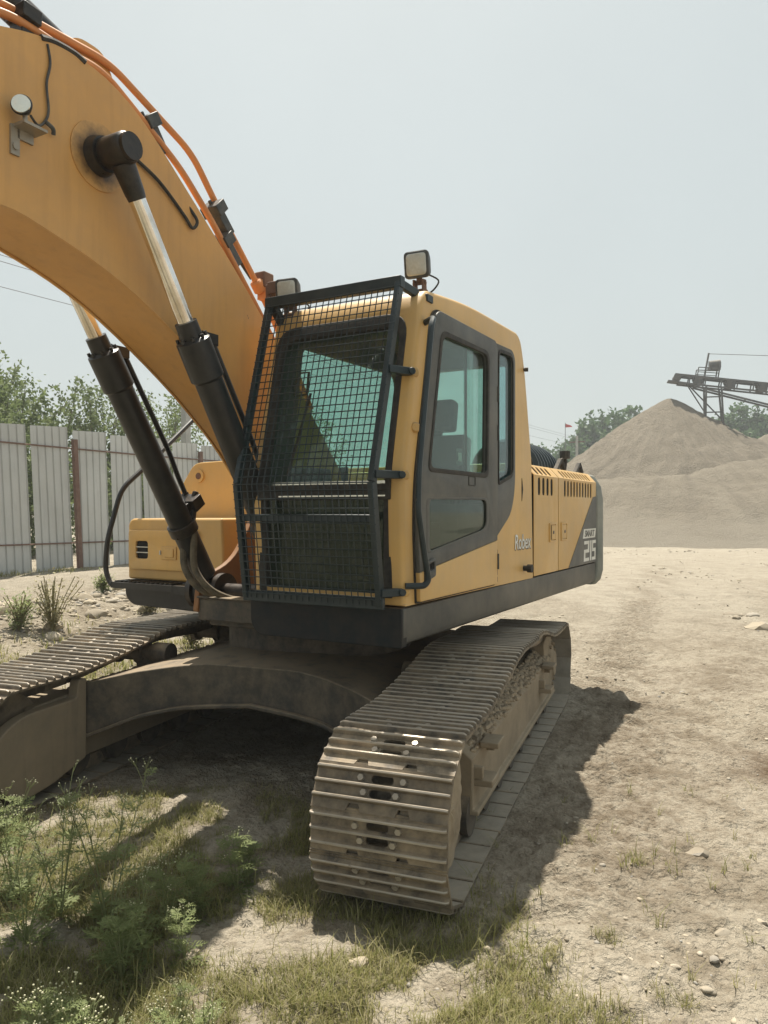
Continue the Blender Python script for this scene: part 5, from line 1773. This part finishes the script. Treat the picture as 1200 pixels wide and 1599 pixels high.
# side plates stand a little proud of the top and bottom plate, with the weld seam between
for s in (1, -1):
    m = MB()
    out = [(p.x, p.y + .0) for p in tp]
    outb = [(q.x, q.y) for q in bt]
    k = len(out)
    vs = []
    for b in (s * (BW - .013), s * BW):
        for (x, z), (x2, z2) in zip(out, outb):
            d = Vector((x - x2, z - z2)).normalized()
            vs += [(x + d.x * .010, b, z + d.y * .010), (x2 - d.x * .008, b, z2 - d.y * .008)]
    fs = []
    for j in range(k - 1):
        a = j * 2
        fs += [(a, a + 1, a + 3, a + 2), (2 * k + a, 2 * k + a + 2, 2 * k + a + 3, 2 * k + a + 1), (a, a + 2, 2 * k + a + 2, 2 * k + a), (a + 1, 2 * k + a + 1, 2 * k + a + 3, a + 3)]
    fs += [(0, 2 * k, 2 * k + 1, 1), (2 * k - 2, 2 * k - 1, 4 * k - 1, 4 * k - 2)]
    m.add(vs, fs)
    up_('side_plate', m, 'boom', boom, smooth=50)
m = MB()
m.cyl((5.2, -.28, 2.39), (5.2, .28, 2.39), .13, n=24)
up_('tip_boss', m, 'boom', boom)
PIN = (2.165, 3.36)
for s in (1, -1):
    Wb = U @ Matrix.Translation((PIN[0], s * (BW + .004), PIN[1]))
    m = MB()
    m.cyl((0, -.004, 0), (0, .003, 0), .158, n=44)
    put('boss_plate', m.mesh('boss_plate', ['boss'], 35), boom, Wb)
m = MB()
m.lathe((PIN[0], -.43, PIN[1]), (0, 1, 0), [(0, .05), (.0, .062), (.17, .062), (.17, .082), (.225, .095), (.225, .06), (.635, .06), (.635, .095), (.69, .082), (.69, .062), (.86, .062), (.86, .05)], 24)
up_('cylinder_pin', m, 'grease', boom)
# hydraulic pipes along the top
def pipe(pts, b, r, name='pipe', mat='orange', bend=.10):
    m = MB()
    m.tube([(a, b if not isinstance(b, list) else b[i], z) for i, (a, z) in enumerate(pts)], r, 12, bend=bend, seg=6)
    up_(name, m, mat, boom)
pipe([(4.6, 3.0), (3.4, 3.60), (2.62, 3.855), (2.44, 3.865), (2.03, 3.894), (1.46, 3.686), (1.22, 3.43), (.90, 3.12), (.55, 2.72), (.30, 2.40)], .12, .0185)
pipe([(4.6, 2.92), (3.4, 3.50), (2.60, 3.80), (2.30, 3.79), (2.10, 3.80), (1.93, 3.715), (1.60, 3.545), (1.35, 3.34), (.92, 2.915), (.40, 2.37)], .165, .0185)
pipe([(4.6, 3.0), (3.4, 3.60), (2.62, 3.83), (2.03, 3.86), (1.46, 3.64), (.90, 3.08), (.30, 2.36)], -.06, .021)
pipe([(4.6, 3.0), (3.4, 3.60), (2.62, 3.83), (2.03, 3.86), (1.46, 3.64), (.90, 3.08), (.30, 2.36)], -.14, .021)
for a, z, an in ((2.50, 3.845, 5), (1.80, 3.70, -38), (1.29, 3.43, -46), (1.22, 3.27, -46)):
    m = MB()
    Mx = Matrix.Translation((a, .13, z)) @ Matrix.Rotation(R(-an), 4, 'Y')
    m.box((-.045, -.06, -.03), (.045, .065, .034), mat=Mx)
    m.box((-.03, -.05, -.16), (.03, .04, -.03), mat=Mx)
    m.cyl(Mx @ Vector((0, 0, .03)), Mx @ Vector((0, 0, .055)), .012, n=6)
    up_('pipe_clamp', m, 'lamp' if a < 2.4 else 'grease', boom, bevel=.004)
m = MB()
m.lathe((.875, .12, 3.098), (.70, 0, .71), [(-.04, .03), (-.03, .042), (.03, .042), (.04, .03)], 12)
m.box((.80, .10, 3.02), (.86, .20, 3.10))
up_('pipe_union', m, 'orange', boom)
m = MB()
m.box((.78, .09, 3.09), (.88, .17, 3.19))
up_('pipe_end_block', m, 'rust', boom, bevel=.01)
m = MB()
m.tube(catmull([(1.19, .05, 3.30), (1.09, .04, 3.37), (.98, .02, 3.30), (.86, .06, 3.16)], 6), .017, 8)
up_('boom_hose', m, 'rubber', boom)
# thin grease line from the pin to the pipes, lamp on the boom side with its cable
m = MB()
m.tube(catmull([(2.10, BW + .10, 3.44), (1.98, BW + .02, 3.44), (1.80, BW + .015, 3.38), (1.62, BW + .012, 3.27), (1.56, BW + .015, 3.22), (1.53, BW + .02, 3.27), (1.58, BW - .02, 3.36)], 6), .009, 7)
up_('grease_line', m, 'rubber', boom)
Wl = U @ Matrix.Translation((2.615, .275, 3.38)) @ Matrix.Rotation(R(38), 4, 'Z')
m = MB()
m.lathe((-.06, 0, 0), (1, 0, 0), [(0, .012), (.01, .025), (.045, .040), (.055, .044), (.062, .040)], 24)
bl = put('boom_lamp', m.mesh('boom_lamp', ['black']), boom, Wl)
Wl2 = U @ Matrix.Translation((2.56, BW, 3.30))
m = MB()
m.box((-.045, .0, -.035), (.03, .012, .02))
m.box((-.06, .0, .005), (.05, .085, .017))
m.box((.02, .0, -.11), (.06, .012, .015))
m.cyl((.04, .01, -.075), (.04, .02, -.075), .016, n=8)
m.cyl((.03, .06, .015), (.03, .06, .05), .010, n=8)
put('lamp_holder', m.mesh('lamp_holder', ['rib']), boom, Wl2)
m = MB()
m.lathe((.0025, 0, 0), (1, 0, 0), [(0, .0385), (.004, .037), (.0045, .027), (.009, .012)], 24)
put('boom_lamp_glass', m.mesh('boom_lamp_glass', ['reflector']), boom, Wl)
m = MB()
m.tube(catmull([(2.56, .26, 3.36), (2.50, .225, 3.355), (2.46, .215, 3.39), (2.44, .215, 3.45), (2.45, .215, 3.56), (2.43, .213, 3.66), (2.44, .208, 3.74)], 5), .006, 6)
m.tube(catmull([(2.46, .22, 3.39), (2.43, .23, 3.37), (2.42, .22, 3.35)], 4), .009, 6)
up_('lamp_cable', m, 'lamp', boom)
m = MB()
m.tube(catmull([(2.47, .205, 3.755), (2.40, .20, 3.775), (2.30, .20, 3.78), (2.24, .205, 3.765)], 5), .014, 6)
up_('cable_sleeve', m, 'rubber', boom)
# arm cylinder on top of the boom
m = MB()
m.cyl((2.12, 0, 3.86), (3.75, 0, 4.33), .075, n=24)
m.cyl((3.6, 0, 4.287), (3.80, 0, 4.345), .09, n=24)
ac = up_('arm_cylinder', m, 'black')
m = MB()
m.cyl((3.75, 0, 4.33), (5.3, 0, 4.78), .05, n=18)
up_('arm_cylinder_rod', m, 'chrome', ac)
for s in (-.09, .09):
    m = MB()
    m.prism(round_poly([(1.85, 3.58), (2.05, 3.94), (2.2, 3.94), (2.45, 3.72)], .05, 4), 'y', s - .014, s + .014)
    up_('arm_cylinder_lug', m, 'boom', boom)
m = MB()
m.prism(round_poly([(5.05, 2.25), (5.2, 4.9), (5.5, 4.85), (5.75, 2.5), (5.9, .9), (5.6, .8), (5.4, 1.5)], .08, 3), 'y', -.17, .17)
up_('arm', m, 'boom', bevel=.02)

# ---- boom lift cylinders
foot, eye = Vector((.80, 0, 1.17)), Vector((PIN[0], 0, PIN[1]))
for s in (1, -1):
    b = .335 * s
    A, E_ = Vector((foot.x, b, foot.z)), Vector((eye.x, b, eye.z))
    d = (E_ - A).normalized()
    ln = (E_ - A).length
    g = ln * .655
    m = MB()
    m.lathe(A + d * .10, d, [(0, .05), (.03, .076), (g - .35, .076), (g - .335, .090), (g - .13, .090), (g - .125, .082), (g - .115, .060), (g - .03, .058), (g - .03, .04)], 32)
    m.lathe((A.x, b - .075, A.z), (0, 1, 0), [(0, .06), (0, .10), (.15, .10), (.15, .06)], 24)
    cyl_o = up_('boom_cylinder', m, 'black')
    m = MB()
    m.cyl(A + d * (g - .05), A + d * (ln - .10), .041, n=28)
    up_('piston_rod', m, 'chrome', cyl_o)
    m = MB()
    m.lathe((E_.x, b - .075 , E_.z), (0, 1, 0), [(0, .05), (0, .064), (.012, .072), (.138, .072), (.15, .064), (.15, .05)], 24)
    m.lathe(A + d * (ln - .22), d, [(0, .043), (.03, .048), (.16, .056)], 20)
    up_('rod_eye', m, 'grease', cyl_o)
    m = MB()
    n_ = d.cross(Vector((0, 1, 0))).normalized()
    for i in range(8):
        a = 2 * math.pi * i / 8
        q = A + d * (g - .022) + (n_ * math.cos(a) + Vector((0, 1, 0)) * math.sin(a)) * .074
        m = MB()
        m.cyl(q, q + d * .02, .010, n=6)
        up_('gland_bolt', m, 'black', cyl_o)
    # hard line down the barrel and the two flexible hoses at the foot
    k = -n_ if n_.x > 0 else n_
    k = Vector((-d.z, 0, d.x)) if (Vector((-d.z, 0, d.x)).z > 0) else Vector((d.z, 0, -d.x))
    m = MB()
    m.tube([A + d * (g - .05) + k * .09, A + d * (g - .09) + k * .135, A + d * (g - .5) + k * .145, A + d * .95 + k * .15, A + d * .80 + k * .135, A + d * .66 + k * .16 + Vector((0, .03 * s, 0))], .016, 8, bend=.06)
    m.box((-.06, -.03, -.03), (.06, .03, .03), mat=Matrix.Translation(A + d * (g - .06) + k * .10))
    up_('hydraulic_line', m, 'black', cyl_o)
    m = MB()
    q = A + d * .60 + k * .13
    m.box((-.045, -.085, -.04), (.045, .085, .04), mat=Matrix.Translation(q) @ Matrix.Rotation(R(35), 4, 'Y'))
    m.box((-.03, -.05, -.03), (.06, .05, .03), mat=Matrix.Translation(A + d * .60 + k * .075) @ Matrix.Rotation(R(35), 4, 'Y'))
    for y in (-.045, .04):
        m.cyl(q + Vector((0, y, 0)), q + Vector((.02, y, -.12)), .026, n=8)
        m.cyl(q + Vector((.0, y, .02)), q + Vector((-.02, y, .07)), .022, n=6)
    m.cyl(A + d * .46, A + d * .53, .092, n=24)
    up_('hose_fitting', m, 'grease', cyl_o, bevel=.004)
    m = MB()
    for y in (-.045, .04):
        m.tube(catmull([q + Vector((.02, y, -.11)), q + Vector((.03, y + .03, -.22)), Vector((A.x + .26, b + y + .06 , 1.34)), Vector((A.x + .20, b + y + .14, 1.20)), Vector((A.x + .02, b + y + .22 if s < 0 else b + y, 1.12)), Vector((A.x - .25, b + y + (.25 if s < 0 else 0), 1.10))], 6), .022, 10)
    up_('hydraulic_hose', m, 'hose', cyl_o)
m = MB()
m.cyl((foot.x, -.47, foot.z), (foot.x, .47, foot.z), .055, n=20)
for b in (-.44, -.23, .23, .44):
    m.lathe((foot.x, b - .02, foot.z), (0, 1, 0), [(0, .06), (0, .12), (.04, .12), (.04, .06)], 28)
up_('cylinder_foot_pin', m, 'grease', df)
# ------------------------------------------------------------------ stones
def stone_mesh(seed, sub=2):
    rs = random.Random(seed)
    bm = bmesh.new()
    bmesh.ops.create_icosphere(bm, subdivisions=sub, radius=1.0)
    off = [Vector((rs.uniform(-1, 1), rs.uniform(-1, 1), rs.uniform(-1, 1))).normalized() for _ in range(7)]
    amp = [rs.uniform(.05, .35) for _ in off]
    for v in bm.verts:
        p = v.co.copy()
        for o_, a in zip(off, amp):
            t = p.dot(o_)
            if t > 1 - a:
                v.co -= o_ * (t - (1 - a)) * .85
        v.co *= 1 + rs.uniform(-.035, .035)
    me = bpy.data.meshes.new('stone')
    bm.to_mesh(me)
    bm.free()
    me.polygons.foreach_set('use_smooth', [True] * len(me.polygons))
    me.set_sharp_from_angle(angle=R(32))
    me.materials.append(MAT['stone'])
    return me
STM = [stone_mesh(300 + i) for i in range(7)]
def put_stone(x, y, s, seed, label, group, flat=.6, z=None, nm='stone', mat=None):
    rs = random.Random(seed)
    g = float(gh(x, y)) if z is None else z
    W = Matrix.Translation((x, y, g + s * flat * .12)) @ Matrix.Rotation(rs.uniform(0, 6.28), 4, 'Z') @ Matrix.Rotation(rs.uniform(-.25, .25), 4, 'X') @ Matrix.Diagonal((s * rs.uniform(.9, 1.35), s * rs.uniform(.7, 1.0), s * flat, 1))
    o = put(nm, STM[seed % 7], None, W)
    tag(o, label, 'stone', group)
    return o
# single stones that stand out
def gp_at(px_, py_, z=0.0):
    Z = (1.7 - z) * 1183 / (py_ - 797)
    return ((px_ - 600) / 1183 * Z, Z)
for i, (px_, py_, s, lb) in enumerate([
        (1090, 1338, .095, 'flat brown clod of hard earth on the bare ground at the right'),
        (290, 1470, .085, 'broken pale rock lying in the dry grass left of the near track'),
        (300, 1495, .05, 'rounded stone tucked under the broken pale rock'),
        (560, 1508, .055, 'pale upright stone in the grass below the near track'),
        (1143, 962, .16, 'larger of the two pale stones beside the wheel ruts'),
        (1150, 968, .11, 'smaller of the two pale stones beside the wheel ruts'),
        (1176, 962, .13, 'dark flat stone right of the wheel ruts'),
        (1188, 985, .26, 'half-buried pale slab at the right edge beyond the ruts'),
        (1130, 1462, .05, 'half-buried pale stone near the lower right corner'),
        (1115, 1502, .038, 'grey pebble left of the half-buried stone in the lower right'),
        (1055, 1512, .03, 'small dark stone on the bare ground at the lower right'),
        (985, 1500, .022, 'small grey stone right of the grass tuft'),
        (1105, 1550, .035, 'pale round pebble beside the small grass tufts'),
        (1040, 1575, .018, 'dark pebble near the bottom edge'),
        (1190, 1440, .035, 'pale stone at the right edge of the bare ground'),
        (640, 1535, .02, 'small pebble in the grass near the bottom edge'),
        (790, 1568, .03, 'flat pale pebble right of the track shadow'),
        (1128, 1285, .028, 'dark flat stone on the trampled dirt at right'),
        (830, 1403, .022, 'small stone just outside the shadow of the near track')]):
    x, y = gp_at(px_, py_)
    put_stone(x, y, s * (.62 if 8 <= i else .8), 40 + i, lb, 'loose stones on the ground', .5 if i else .38)
# cobbles heaped along the ridge by the far track
rs = random.Random(77)
names = ['cobble on the stony ridge between the far track and the fence']
k = 0
for i in range(150):
    t = rs.uniform(-4.2, 6.0)
    d = rs.gauss(5.55, .55)
    x, y, _ = fpos(t, d)
    s = rs.choice([.05, .06, .07, .08, .09, .11, .14])
    lb = ('small ' if s < .065 else 'large ' if s > .1 else 'middle-sized ') + 'cobble on the stony ridge ' + \
        ('at the left edge' if t < -1.6 else 'behind the dry bushy weed' if t < .6 else 'between dry weed and tool box' if t < 3 else 'below the yellow tool box')
    put_stone(x, y, s, 400 + i, lb, 'cobbles on the stony ridge', .65)
# gravel: too small and too many to count
def gravel(name, X, Y, S, label, seed):
    rs = np.random.RandomState(seed)
    bm = bmesh.new()
    bmesh.ops.create_icosphere(bm, subdivisions=1, radius=1.0)
    V0 = np.array([v.co[:] for v in bm.verts])
    Fc = np.array([[v.index for v in f.verts] for f in bm.faces])
    bm.free()
    n = len(X)
    Z = gh(X, Y)
    a = rs.uniform(0, 6.28, n)
    sc_ = np.stack([S * rs.uniform(.8, 1.5, n), S * rs.uniform(.6, 1.0, n), S * rs.uniform(.35, .75, n)], 1)
    V = V0[None] * sc_[:, None] * (1 + rs.uniform(-.18, .18, (n, len(V0), 1)))
    ca, sa = np.cos(a)[:, None], np.sin(a)[:, None]
    V = np.stack([V[..., 0] * ca - V[..., 1] * sa + X[:, None], V[..., 0] * sa + V[..., 1] * ca + Y[:, None], V[..., 2] + (Z - S * .05)[:, None]], -1)
    F = (Fc[None] + (np.arange(n) * len(V0))[:, None, None]).reshape(-1, 3)
    me = bpy.data.meshes.new(name)
    mesh_np(me, V.reshape(-1, 3), F)
    me.materials.append(MAT['stone'])
    o = put(name, me, kind='stuff')
    o['label'], o['category'] = label, 'gravel'
rs = np.random.RandomState(12)
n = 3200
Y = 2.4 + rs.uniform(0, 1, n) ** 1.5 * 9
X = rs.uniform(-.2, 1, n) * (Y * .58) + .25
cl = fbm(X * 1.2, Y * 1.2, 3) + rs.uniform(-.35, .35, n)
dm, tm, am, bm_ = gmasks(X, Y)
ok = (cl > .0) & (grass_mask(X, Y) < .4) & ~((np.abs(np.abs(bm_) - 1.26) < .33) & (np.abs(am) < 2.1))
X, Y = X[ok], Y[ok]
gravel('loose_gravel', X, Y, np.exp(rs.normal(-5.15, .5, len(X))), 'loose small gravel scattered over the bare ground at the right', 1)
t_, d_ = rs.uniform(-7, 7, 3500), rs.normal(5.5, .75, 3500)
gravel('ridge_gravel', F0[0] + FU[0] * t_ + FN[0] * d_, F0[1] + FU[1] * t_ + FN[1] * d_, rs.uniform(.015, .05, 3500), 'gravel between the cobbles on the stony ridge', 2)
X, Y = rs.uniform(12, 23, 900), rs.uniform(41.5, 44, 900)
n = 5000
Y = 7 + 33 * rs.uniform(0, 1, n) ** 1.6
X = rs.uniform(.05, .62, n) * Y
ok = fbm(X * .5, Y * .5, 4) + rs.uniform(-.25, .25, n) > .12
X, Y = X[ok], Y[ok]
n = len(X)
gravel('yard_gravel', X, Y, np.exp(rs.normal(-4.3, .5, n)) * (Y / 14), 'scattered gravel on the pale yard behind the excavator', 3)

# ------------------------------------------------------------------ grass
def blades(name, X, Y, Hh, wid, mat, label, seed, lean=.5, dead=0.0):
    rs = np.random.RandomState(seed)
    n = len(X)
    Z = gh(X, Y) - .004
    a = rs.uniform(0, 6.283, n)
    ln = np.abs(rs.normal(lean, .3, n)) * Hh
    dx, dy = np.cos(a), np.sin(a)
    wx, wy = -dy, dx
    w = wid * rs.uniform(.6, 1.3, n)
    rows = []
    for f, wf in ((0, 1), (.4, .85), (.75, .5)):
        cx_, cy_, cz = X + dx * ln * f ** 2, Y + dy * ln * f ** 2, Z + Hh * (f - .18 * f * f)
        rows.append(np.stack([cx_ - wx * w * wf, cy_ - wy * w * wf, cz], -1))
        rows.append(np.stack([cx_ + wx * w * wf, cy_ + wy * w * wf, cz], -1))
    rows.append(np.stack([X + dx * ln, Y + dy * ln, Z + Hh * .82], -1))
    V = np.stack(rows, 1)
    F = np.array([[0, 1, 3], [0, 3, 2], [2, 3, 5], [2, 5, 4], [4, 5, 6]])
    F = (F[None] + (np.arange(n) * 7)[:, None, None]).reshape(-1, 3)
    me = bpy.data.meshes.new(name)
    mesh_np(me, V.reshape(-1, 3), F)
    me.materials.append(MAT[mat])
    o = put(name, me, kind='stuff')
    o['label'], o['category'] = label, 'grass'
def scatter(n, x0, x1, y0, y1, seed, pw=1.0):
    rs = np.random.RandomState(seed)
    X, Y = rs.uniform(x0, x1, n), y0 + (y1 - y0) * rs.uniform(0, 1, n) ** pw
    m = grass_mask(X, Y)
    ok = rs.uniform(0, 1, n) < m
    return X[ok], Y[ok], rs
X, Y, rs = scatter(190000, -2.6, 1.5, 2.1, 4.6, 31, 1.2)
blades('grass', X, Y, .018 + .045 * rs.uniform(0, 1, len(X)) ** 1.6, .0015, 'grass', 'short yellow-green grass in the foreground', 8, .65)
X, Y, rs = scatter(7000, -2.4, 1.5, 2.1, 4.2, 33, 1.2)
blades('tall_grass', X, Y, .06 + .09 * rs.uniform(0, 1, len(X)), .0020, 'grass', 'taller loose grass blades among the short foreground grass', 9, .55)
X, Y, rs = scatter(16000, -2.4, 1.5, 2.1, 4.4, 36, 1.2)
blades('dry_grass', X, Y, .03 + .06 * rs.uniform(0, 1, len(X)), .0015, 'dryweed', 'dry straw-coloured blades in the foreground grass', 10, 1.1)
X, Y, rs = scatter(60000, -9, -.5, 5.0, 17, 34)
blades('strip_grass', X, Y, .05 + .09 * rs.uniform(0, 1, len(X)), .006, 'grass', 'green grass strips beside the far track and along the fence foot', 11, .5)
# lone sprigs of grass on the bare ground
rs = np.random.RandomState(3)
cx, cy = [], []
for i in range(46):
    y = rs.uniform(2.5, 4.6)
    x = rs.uniform(.1, .5) * y
    k = rs.randint(3, 12)
    cx += list(x + rs.normal(0, .012, k))
    cy += list(y + rs.normal(0, .012, k))
X, Y = np.array(cx), np.array(cy)
blades('sprig_grass', X, Y, .025 + .07 * rs.uniform(0, 1, len(X)), .0017, 'grass', 'single sprigs of grass dotted over the bare ground at the right', 12, .7)

# ------------------------------------------------------------------ weeds
def leaf_geo(m, base, d, n_, ln, rs):
    """a deeply cut feathery leaf"""
    side = d.cross(n_).normalized()
    rach = []
    for k in range(6):
        f = k / 5
        rach.append(base + d * ln * f + Vector((0, 0, -1)) * ln * .28 * f * f)
    w = ln * .018
    for k in range(5):
        a, b = rach[k], rach[k + 1]
        m.add([a - side * w, a + side * w, b + side * w * .8, b - side * w * .8], [(0, 1, 2, 3)])
        lb = ln * (.34, .42, .38, .28, .16)[k]
        for s in (-1, 1):
            e = b * .4 + a * .6
            dv = (side * s * .85 + d * .6 + Vector((0, 0, rs.uniform(-.2, .1)))).normalized()
            t = e + dv * lb
            pw = n_.cross(dv).normalized() * lb * .11
            mid = e + dv * lb * .5
            m.add([e, mid - pw, t, mid + pw], [(0, 1, 2, 3)])
            for q, s2 in ((.35, 1), (.6, -1)):
                e2 = e + dv * lb * q
                dv2 = (dv + pw.normalized() * s2 * 1.1).normalized()
                l2 = lb * .42
                p2 = n_.cross(dv2).normalized() * l2 * .14
                m.add([e2, e2 + dv2 * l2 * .5 - p2, e2 + dv2 * l2, e2 + dv2 * l2 * .5 + p2], [(0, 1, 2, 3)])
    t = rach[-1]
    pw = side * ln * .03
    m.add([rach[4], t - pw, t + d * ln * .14, t + pw], [(0, 1, 2, 3)])
def weed_meshes(seed, h, nst, leaves, flowers, lsize):
    rs = random.Random(seed)
    st, lf, fl_ = MB(), MB(), MB()
    for i in range(nst):
        a = rs.uniform(0, 6.28)
        tilt = rs.uniform(.1, .45) if nst > 1 else .1
        hh = h * rs.uniform(.65, 1.0)
        top = Vector((math.cos(a) * tilt * hh, math.sin(a) * tilt * hh, hh))
        pts = catmull([(0, 0, -.02), top * .5 + Vector((0, 0, .03)), top], 5)
        st.tube(pts, [.0042 * (1 - .7 * k / (len(pts) - 1)) for k in range(len(pts))], 5)
        for k in range(leaves):
            f = (k + .4) / leaves
            p = pts[min(len(pts) - 1, int(f * len(pts)))]
            la = a + k * 2.4 + rs.uniform(-.4, .4)
            d = Vector((math.cos(la), math.sin(la), rs.uniform(.15, .75))).normalized()
            n_ = Vector((0, 0, 1)) - d * d.z
            leaf_geo(lf, p, d, n_.normalized(), lsize * (1.15 - .6 * f) * rs.uniform(.75, 1.1), rs)
        for k in range(flowers):
            f = rs.uniform(.55, 1.0)
            p = pts[min(len(pts) - 1, int(f * (len(pts) - 1)))]
            ba = rs.uniform(0, 6.28)
            e = p + Vector((math.cos(ba) * rs.uniform(.02, .08), math.sin(ba) * rs.uniform(.02, .08), rs.uniform(.04, .12))) * (h / .5)
            st.tube([p, p.lerp(e, .6) + Vector((0, 0, .006)), e], .0014, 4)
            for q in range(rs.randint(2, 5)):
                e2 = e + Vector((rs.uniform(-.022, .022), rs.uniform(-.022, .022), rs.uniform(0, .025)))
                st.tube([p.lerp(e, .8), e2], .0009, 3)
                r = rs.uniform(.0022, .0038)
                bm = bmesh.new()
                bmesh.ops.create_icosphere(bm, subdivisions=1, radius=r)
                fl_.add([v.co + e2 for v in bm.verts], [[v.index for v in f_.verts] for f_ in bm.faces])
                bm.free()
    return (st.mesh('stems', ['weedstem'], 60), lf.mesh('leaves', ['weed'], 0), fl_.mesh('flower_heads', ['flower'], 60) if flowers else None)
WV = [weed_meshes(1, .60, 4, 9, 7, .15), weed_meshes(2, .48, 5, 8, 4, .16), weed_meshes(3, .34, 6, 8, 0, .17), weed_meshes(4, .38, 5, 8, 4, .11), weed_meshes(5, .40, 4, 9, 2, .15)]
def weed(px_, py_, v, s, rot, label):
    x, y = gp_at(px_, py_)
    z = float(gh(x, y))
    W = Matrix.Translation((x, y, z)) @ Matrix.Rotation(rot, 4, 'Z') @ Matrix.Scale(s, 4)
    root = bpy.data.objects.new('weed_plant', None)
    col.objects.link(root)
    root.matrix_basis = W
    WM[root.name] = W
    tag(root, label, 'weed', 'white-flowered weeds in the foreground')
    for nm, me in zip(('stem', 'leaves', 'flower_heads'), WV[v]):
        if me:
            o_ = put(nm, me, root, W)
            if nm != 'stem':
                o_['kind'] = 'stuff'
for i, q in enumerate([
        (170, 1445, 0, 1.0, .3, 'tallest weed with white flower tips in front of the far track frame'),
        (95, 1440, 0, .85, 2.2, 'flowering weed left of the tallest one'),
        (40, 1470, 1, .85, 4.0, 'bushy weed near the left edge below the far track'),
        (215, 1480, 1, .75, 5.2, 'bushy weed right below the tallest flowering one'),
        (190, 1520, 2, .85, .2, 'spreading leafy weed in the middle of the shaded clump'),
        (260, 1440, 4, .85, 2.0, 'leafy weed at the right of the shaded clump'),
        (370, 1392, 4, .80, 1.2, 'separate light green weed between the clump and the near track'),
        (385, 1375, 2, .62, 4.4, 'low leafy shoot beside the separate light green weed'),
        (300, 1420, 2, .75, 3.0, 'low weed between the shaded clump and the separate light one'),
        (20, 1400, 1, .9, 1.9, 'weed at the left edge in front of the far track end'),
        (290, 1500, 4, .6, .7, 'small weed beside the broken pale rock'),
        (0, 1330, 1, .7, .8, 'weed cut by the left edge beside the far track end'),
        (60, 1720, 3, 1.0, .5, 'white-flowered weed filling the lower left corner'),
        (150, 1730, 3, .95, 2.5, 'white-flowered weed beside the lower left corner'),
        (240, 1720, 3, .8, 5.5, 'white-flowered weed at the bottom, left of the middle stone'),
        (330, 1700, 3, .72, 1.4, 'white-flowered weed at the bottom below the pale rock'),
        (400, 1710, 3, .6, 3.6, 'small white-flowered weed at the bottom right of the flower bed'),
        (90, 1660, 3, .8, 3.3, 'white-flowered weed behind the ones in the lower left corner'),
        (280, 1600, 3, .45, .1, 'short white-flowered weed in front of the pale rock'),
        (200, 1660, 3, .5, 2.9, 'short white-flowered weed at the front of the shaded clump')]):
    weed(*q)
# dry bushy weed by the stony ridge
def dry_plant(x, y, h, label, seed):
    rs = random.Random(seed)
    z = float(gh(x, y))
    W = Matrix.Translation((x, y, z))
    root = bpy.data.objects.new('dry_weed', None)
    col.objects.link(root)
    root.matrix_basis = W
    WM[root.name] = W
    tag(root, label, 'weed')
    st, lf = MB(), MB()
    for i in range(26):
        a, t = rs.uniform(0, 6.28), rs.uniform(.05, .55)
        e = Vector((math.cos(a) * t * h, math.sin(a) * t * h, h * rs.uniform(.5, 1)))
        st.tube([(0, 0, 0), e * .5 + Vector((0, 0, .06)), e], .006, 4)
        for k in range(26):
            p = e * rs.uniform(.15, 1.05) + Vector((rs.gauss(0, .05), rs.gauss(0, .05), rs.gauss(0, .04)))
            d = Vector((rs.uniform(-1, 1), rs.uniform(-1, 1), rs.uniform(-.2, 1))).normalized() * rs.uniform(.03, .07)
            w = Vector((-d.y, d.x, 0)) * .3
            lf.add([p, p + d * .5 + w, p + d, p + d * .5 - w], [(0, 1, 2, 3)])
    put('stem', st.mesh('stem', ['dryweed'], 0), root, W)
    put('leaves', lf.mesh('leaves', ['dryweed' if seed % 2 else 'weed'], 0), root, W)
for i, (px_, py_, z, h, lb) in enumerate([(82, 985, .2, .72, 'dry bushy weed standing by the far track below the fence'),
        (30, 990, .2, .45, 'low green weed left of the dry bushy one'), (235, 955, .25, .35, 'low dry weed on the ridge below the yellow tool box'),
        (160, 935, .3, .3, 'thin dry weed among the cobbles'), (300, 1000, .1, .4, 'green weed under the rear of the far track')]):
    x, y = gp_at(px_, py_, z)
    dry_plant(x, y, h, lb, 901 + i)

# ------------------------------------------------------------------ dusty air
m = MB()
m.box((-1600, -350, -1.6), (1600, 1600, 17.5))
hzo = put('haze', m.mesh('haze', [], 0), kind='stuff')
hzo['label'], hzo['category'] = 'pale dusty haze hanging over the whole yard', 'haze'
hm = NT('dusty_air')
pv = hm.n('ShaderNodeVolumePrincipled')
pv.inputs['Color'].default_value = (0.86, 0.90, 0.93, 1)
pv.inputs['Density'].default_value = 0.0016
pv.inputs['Anisotropy'].default_value = 0.2
hm.l(pv.outputs[0], hm.out.inputs['Volume'])
hzo.data.materials.append(hm.m)
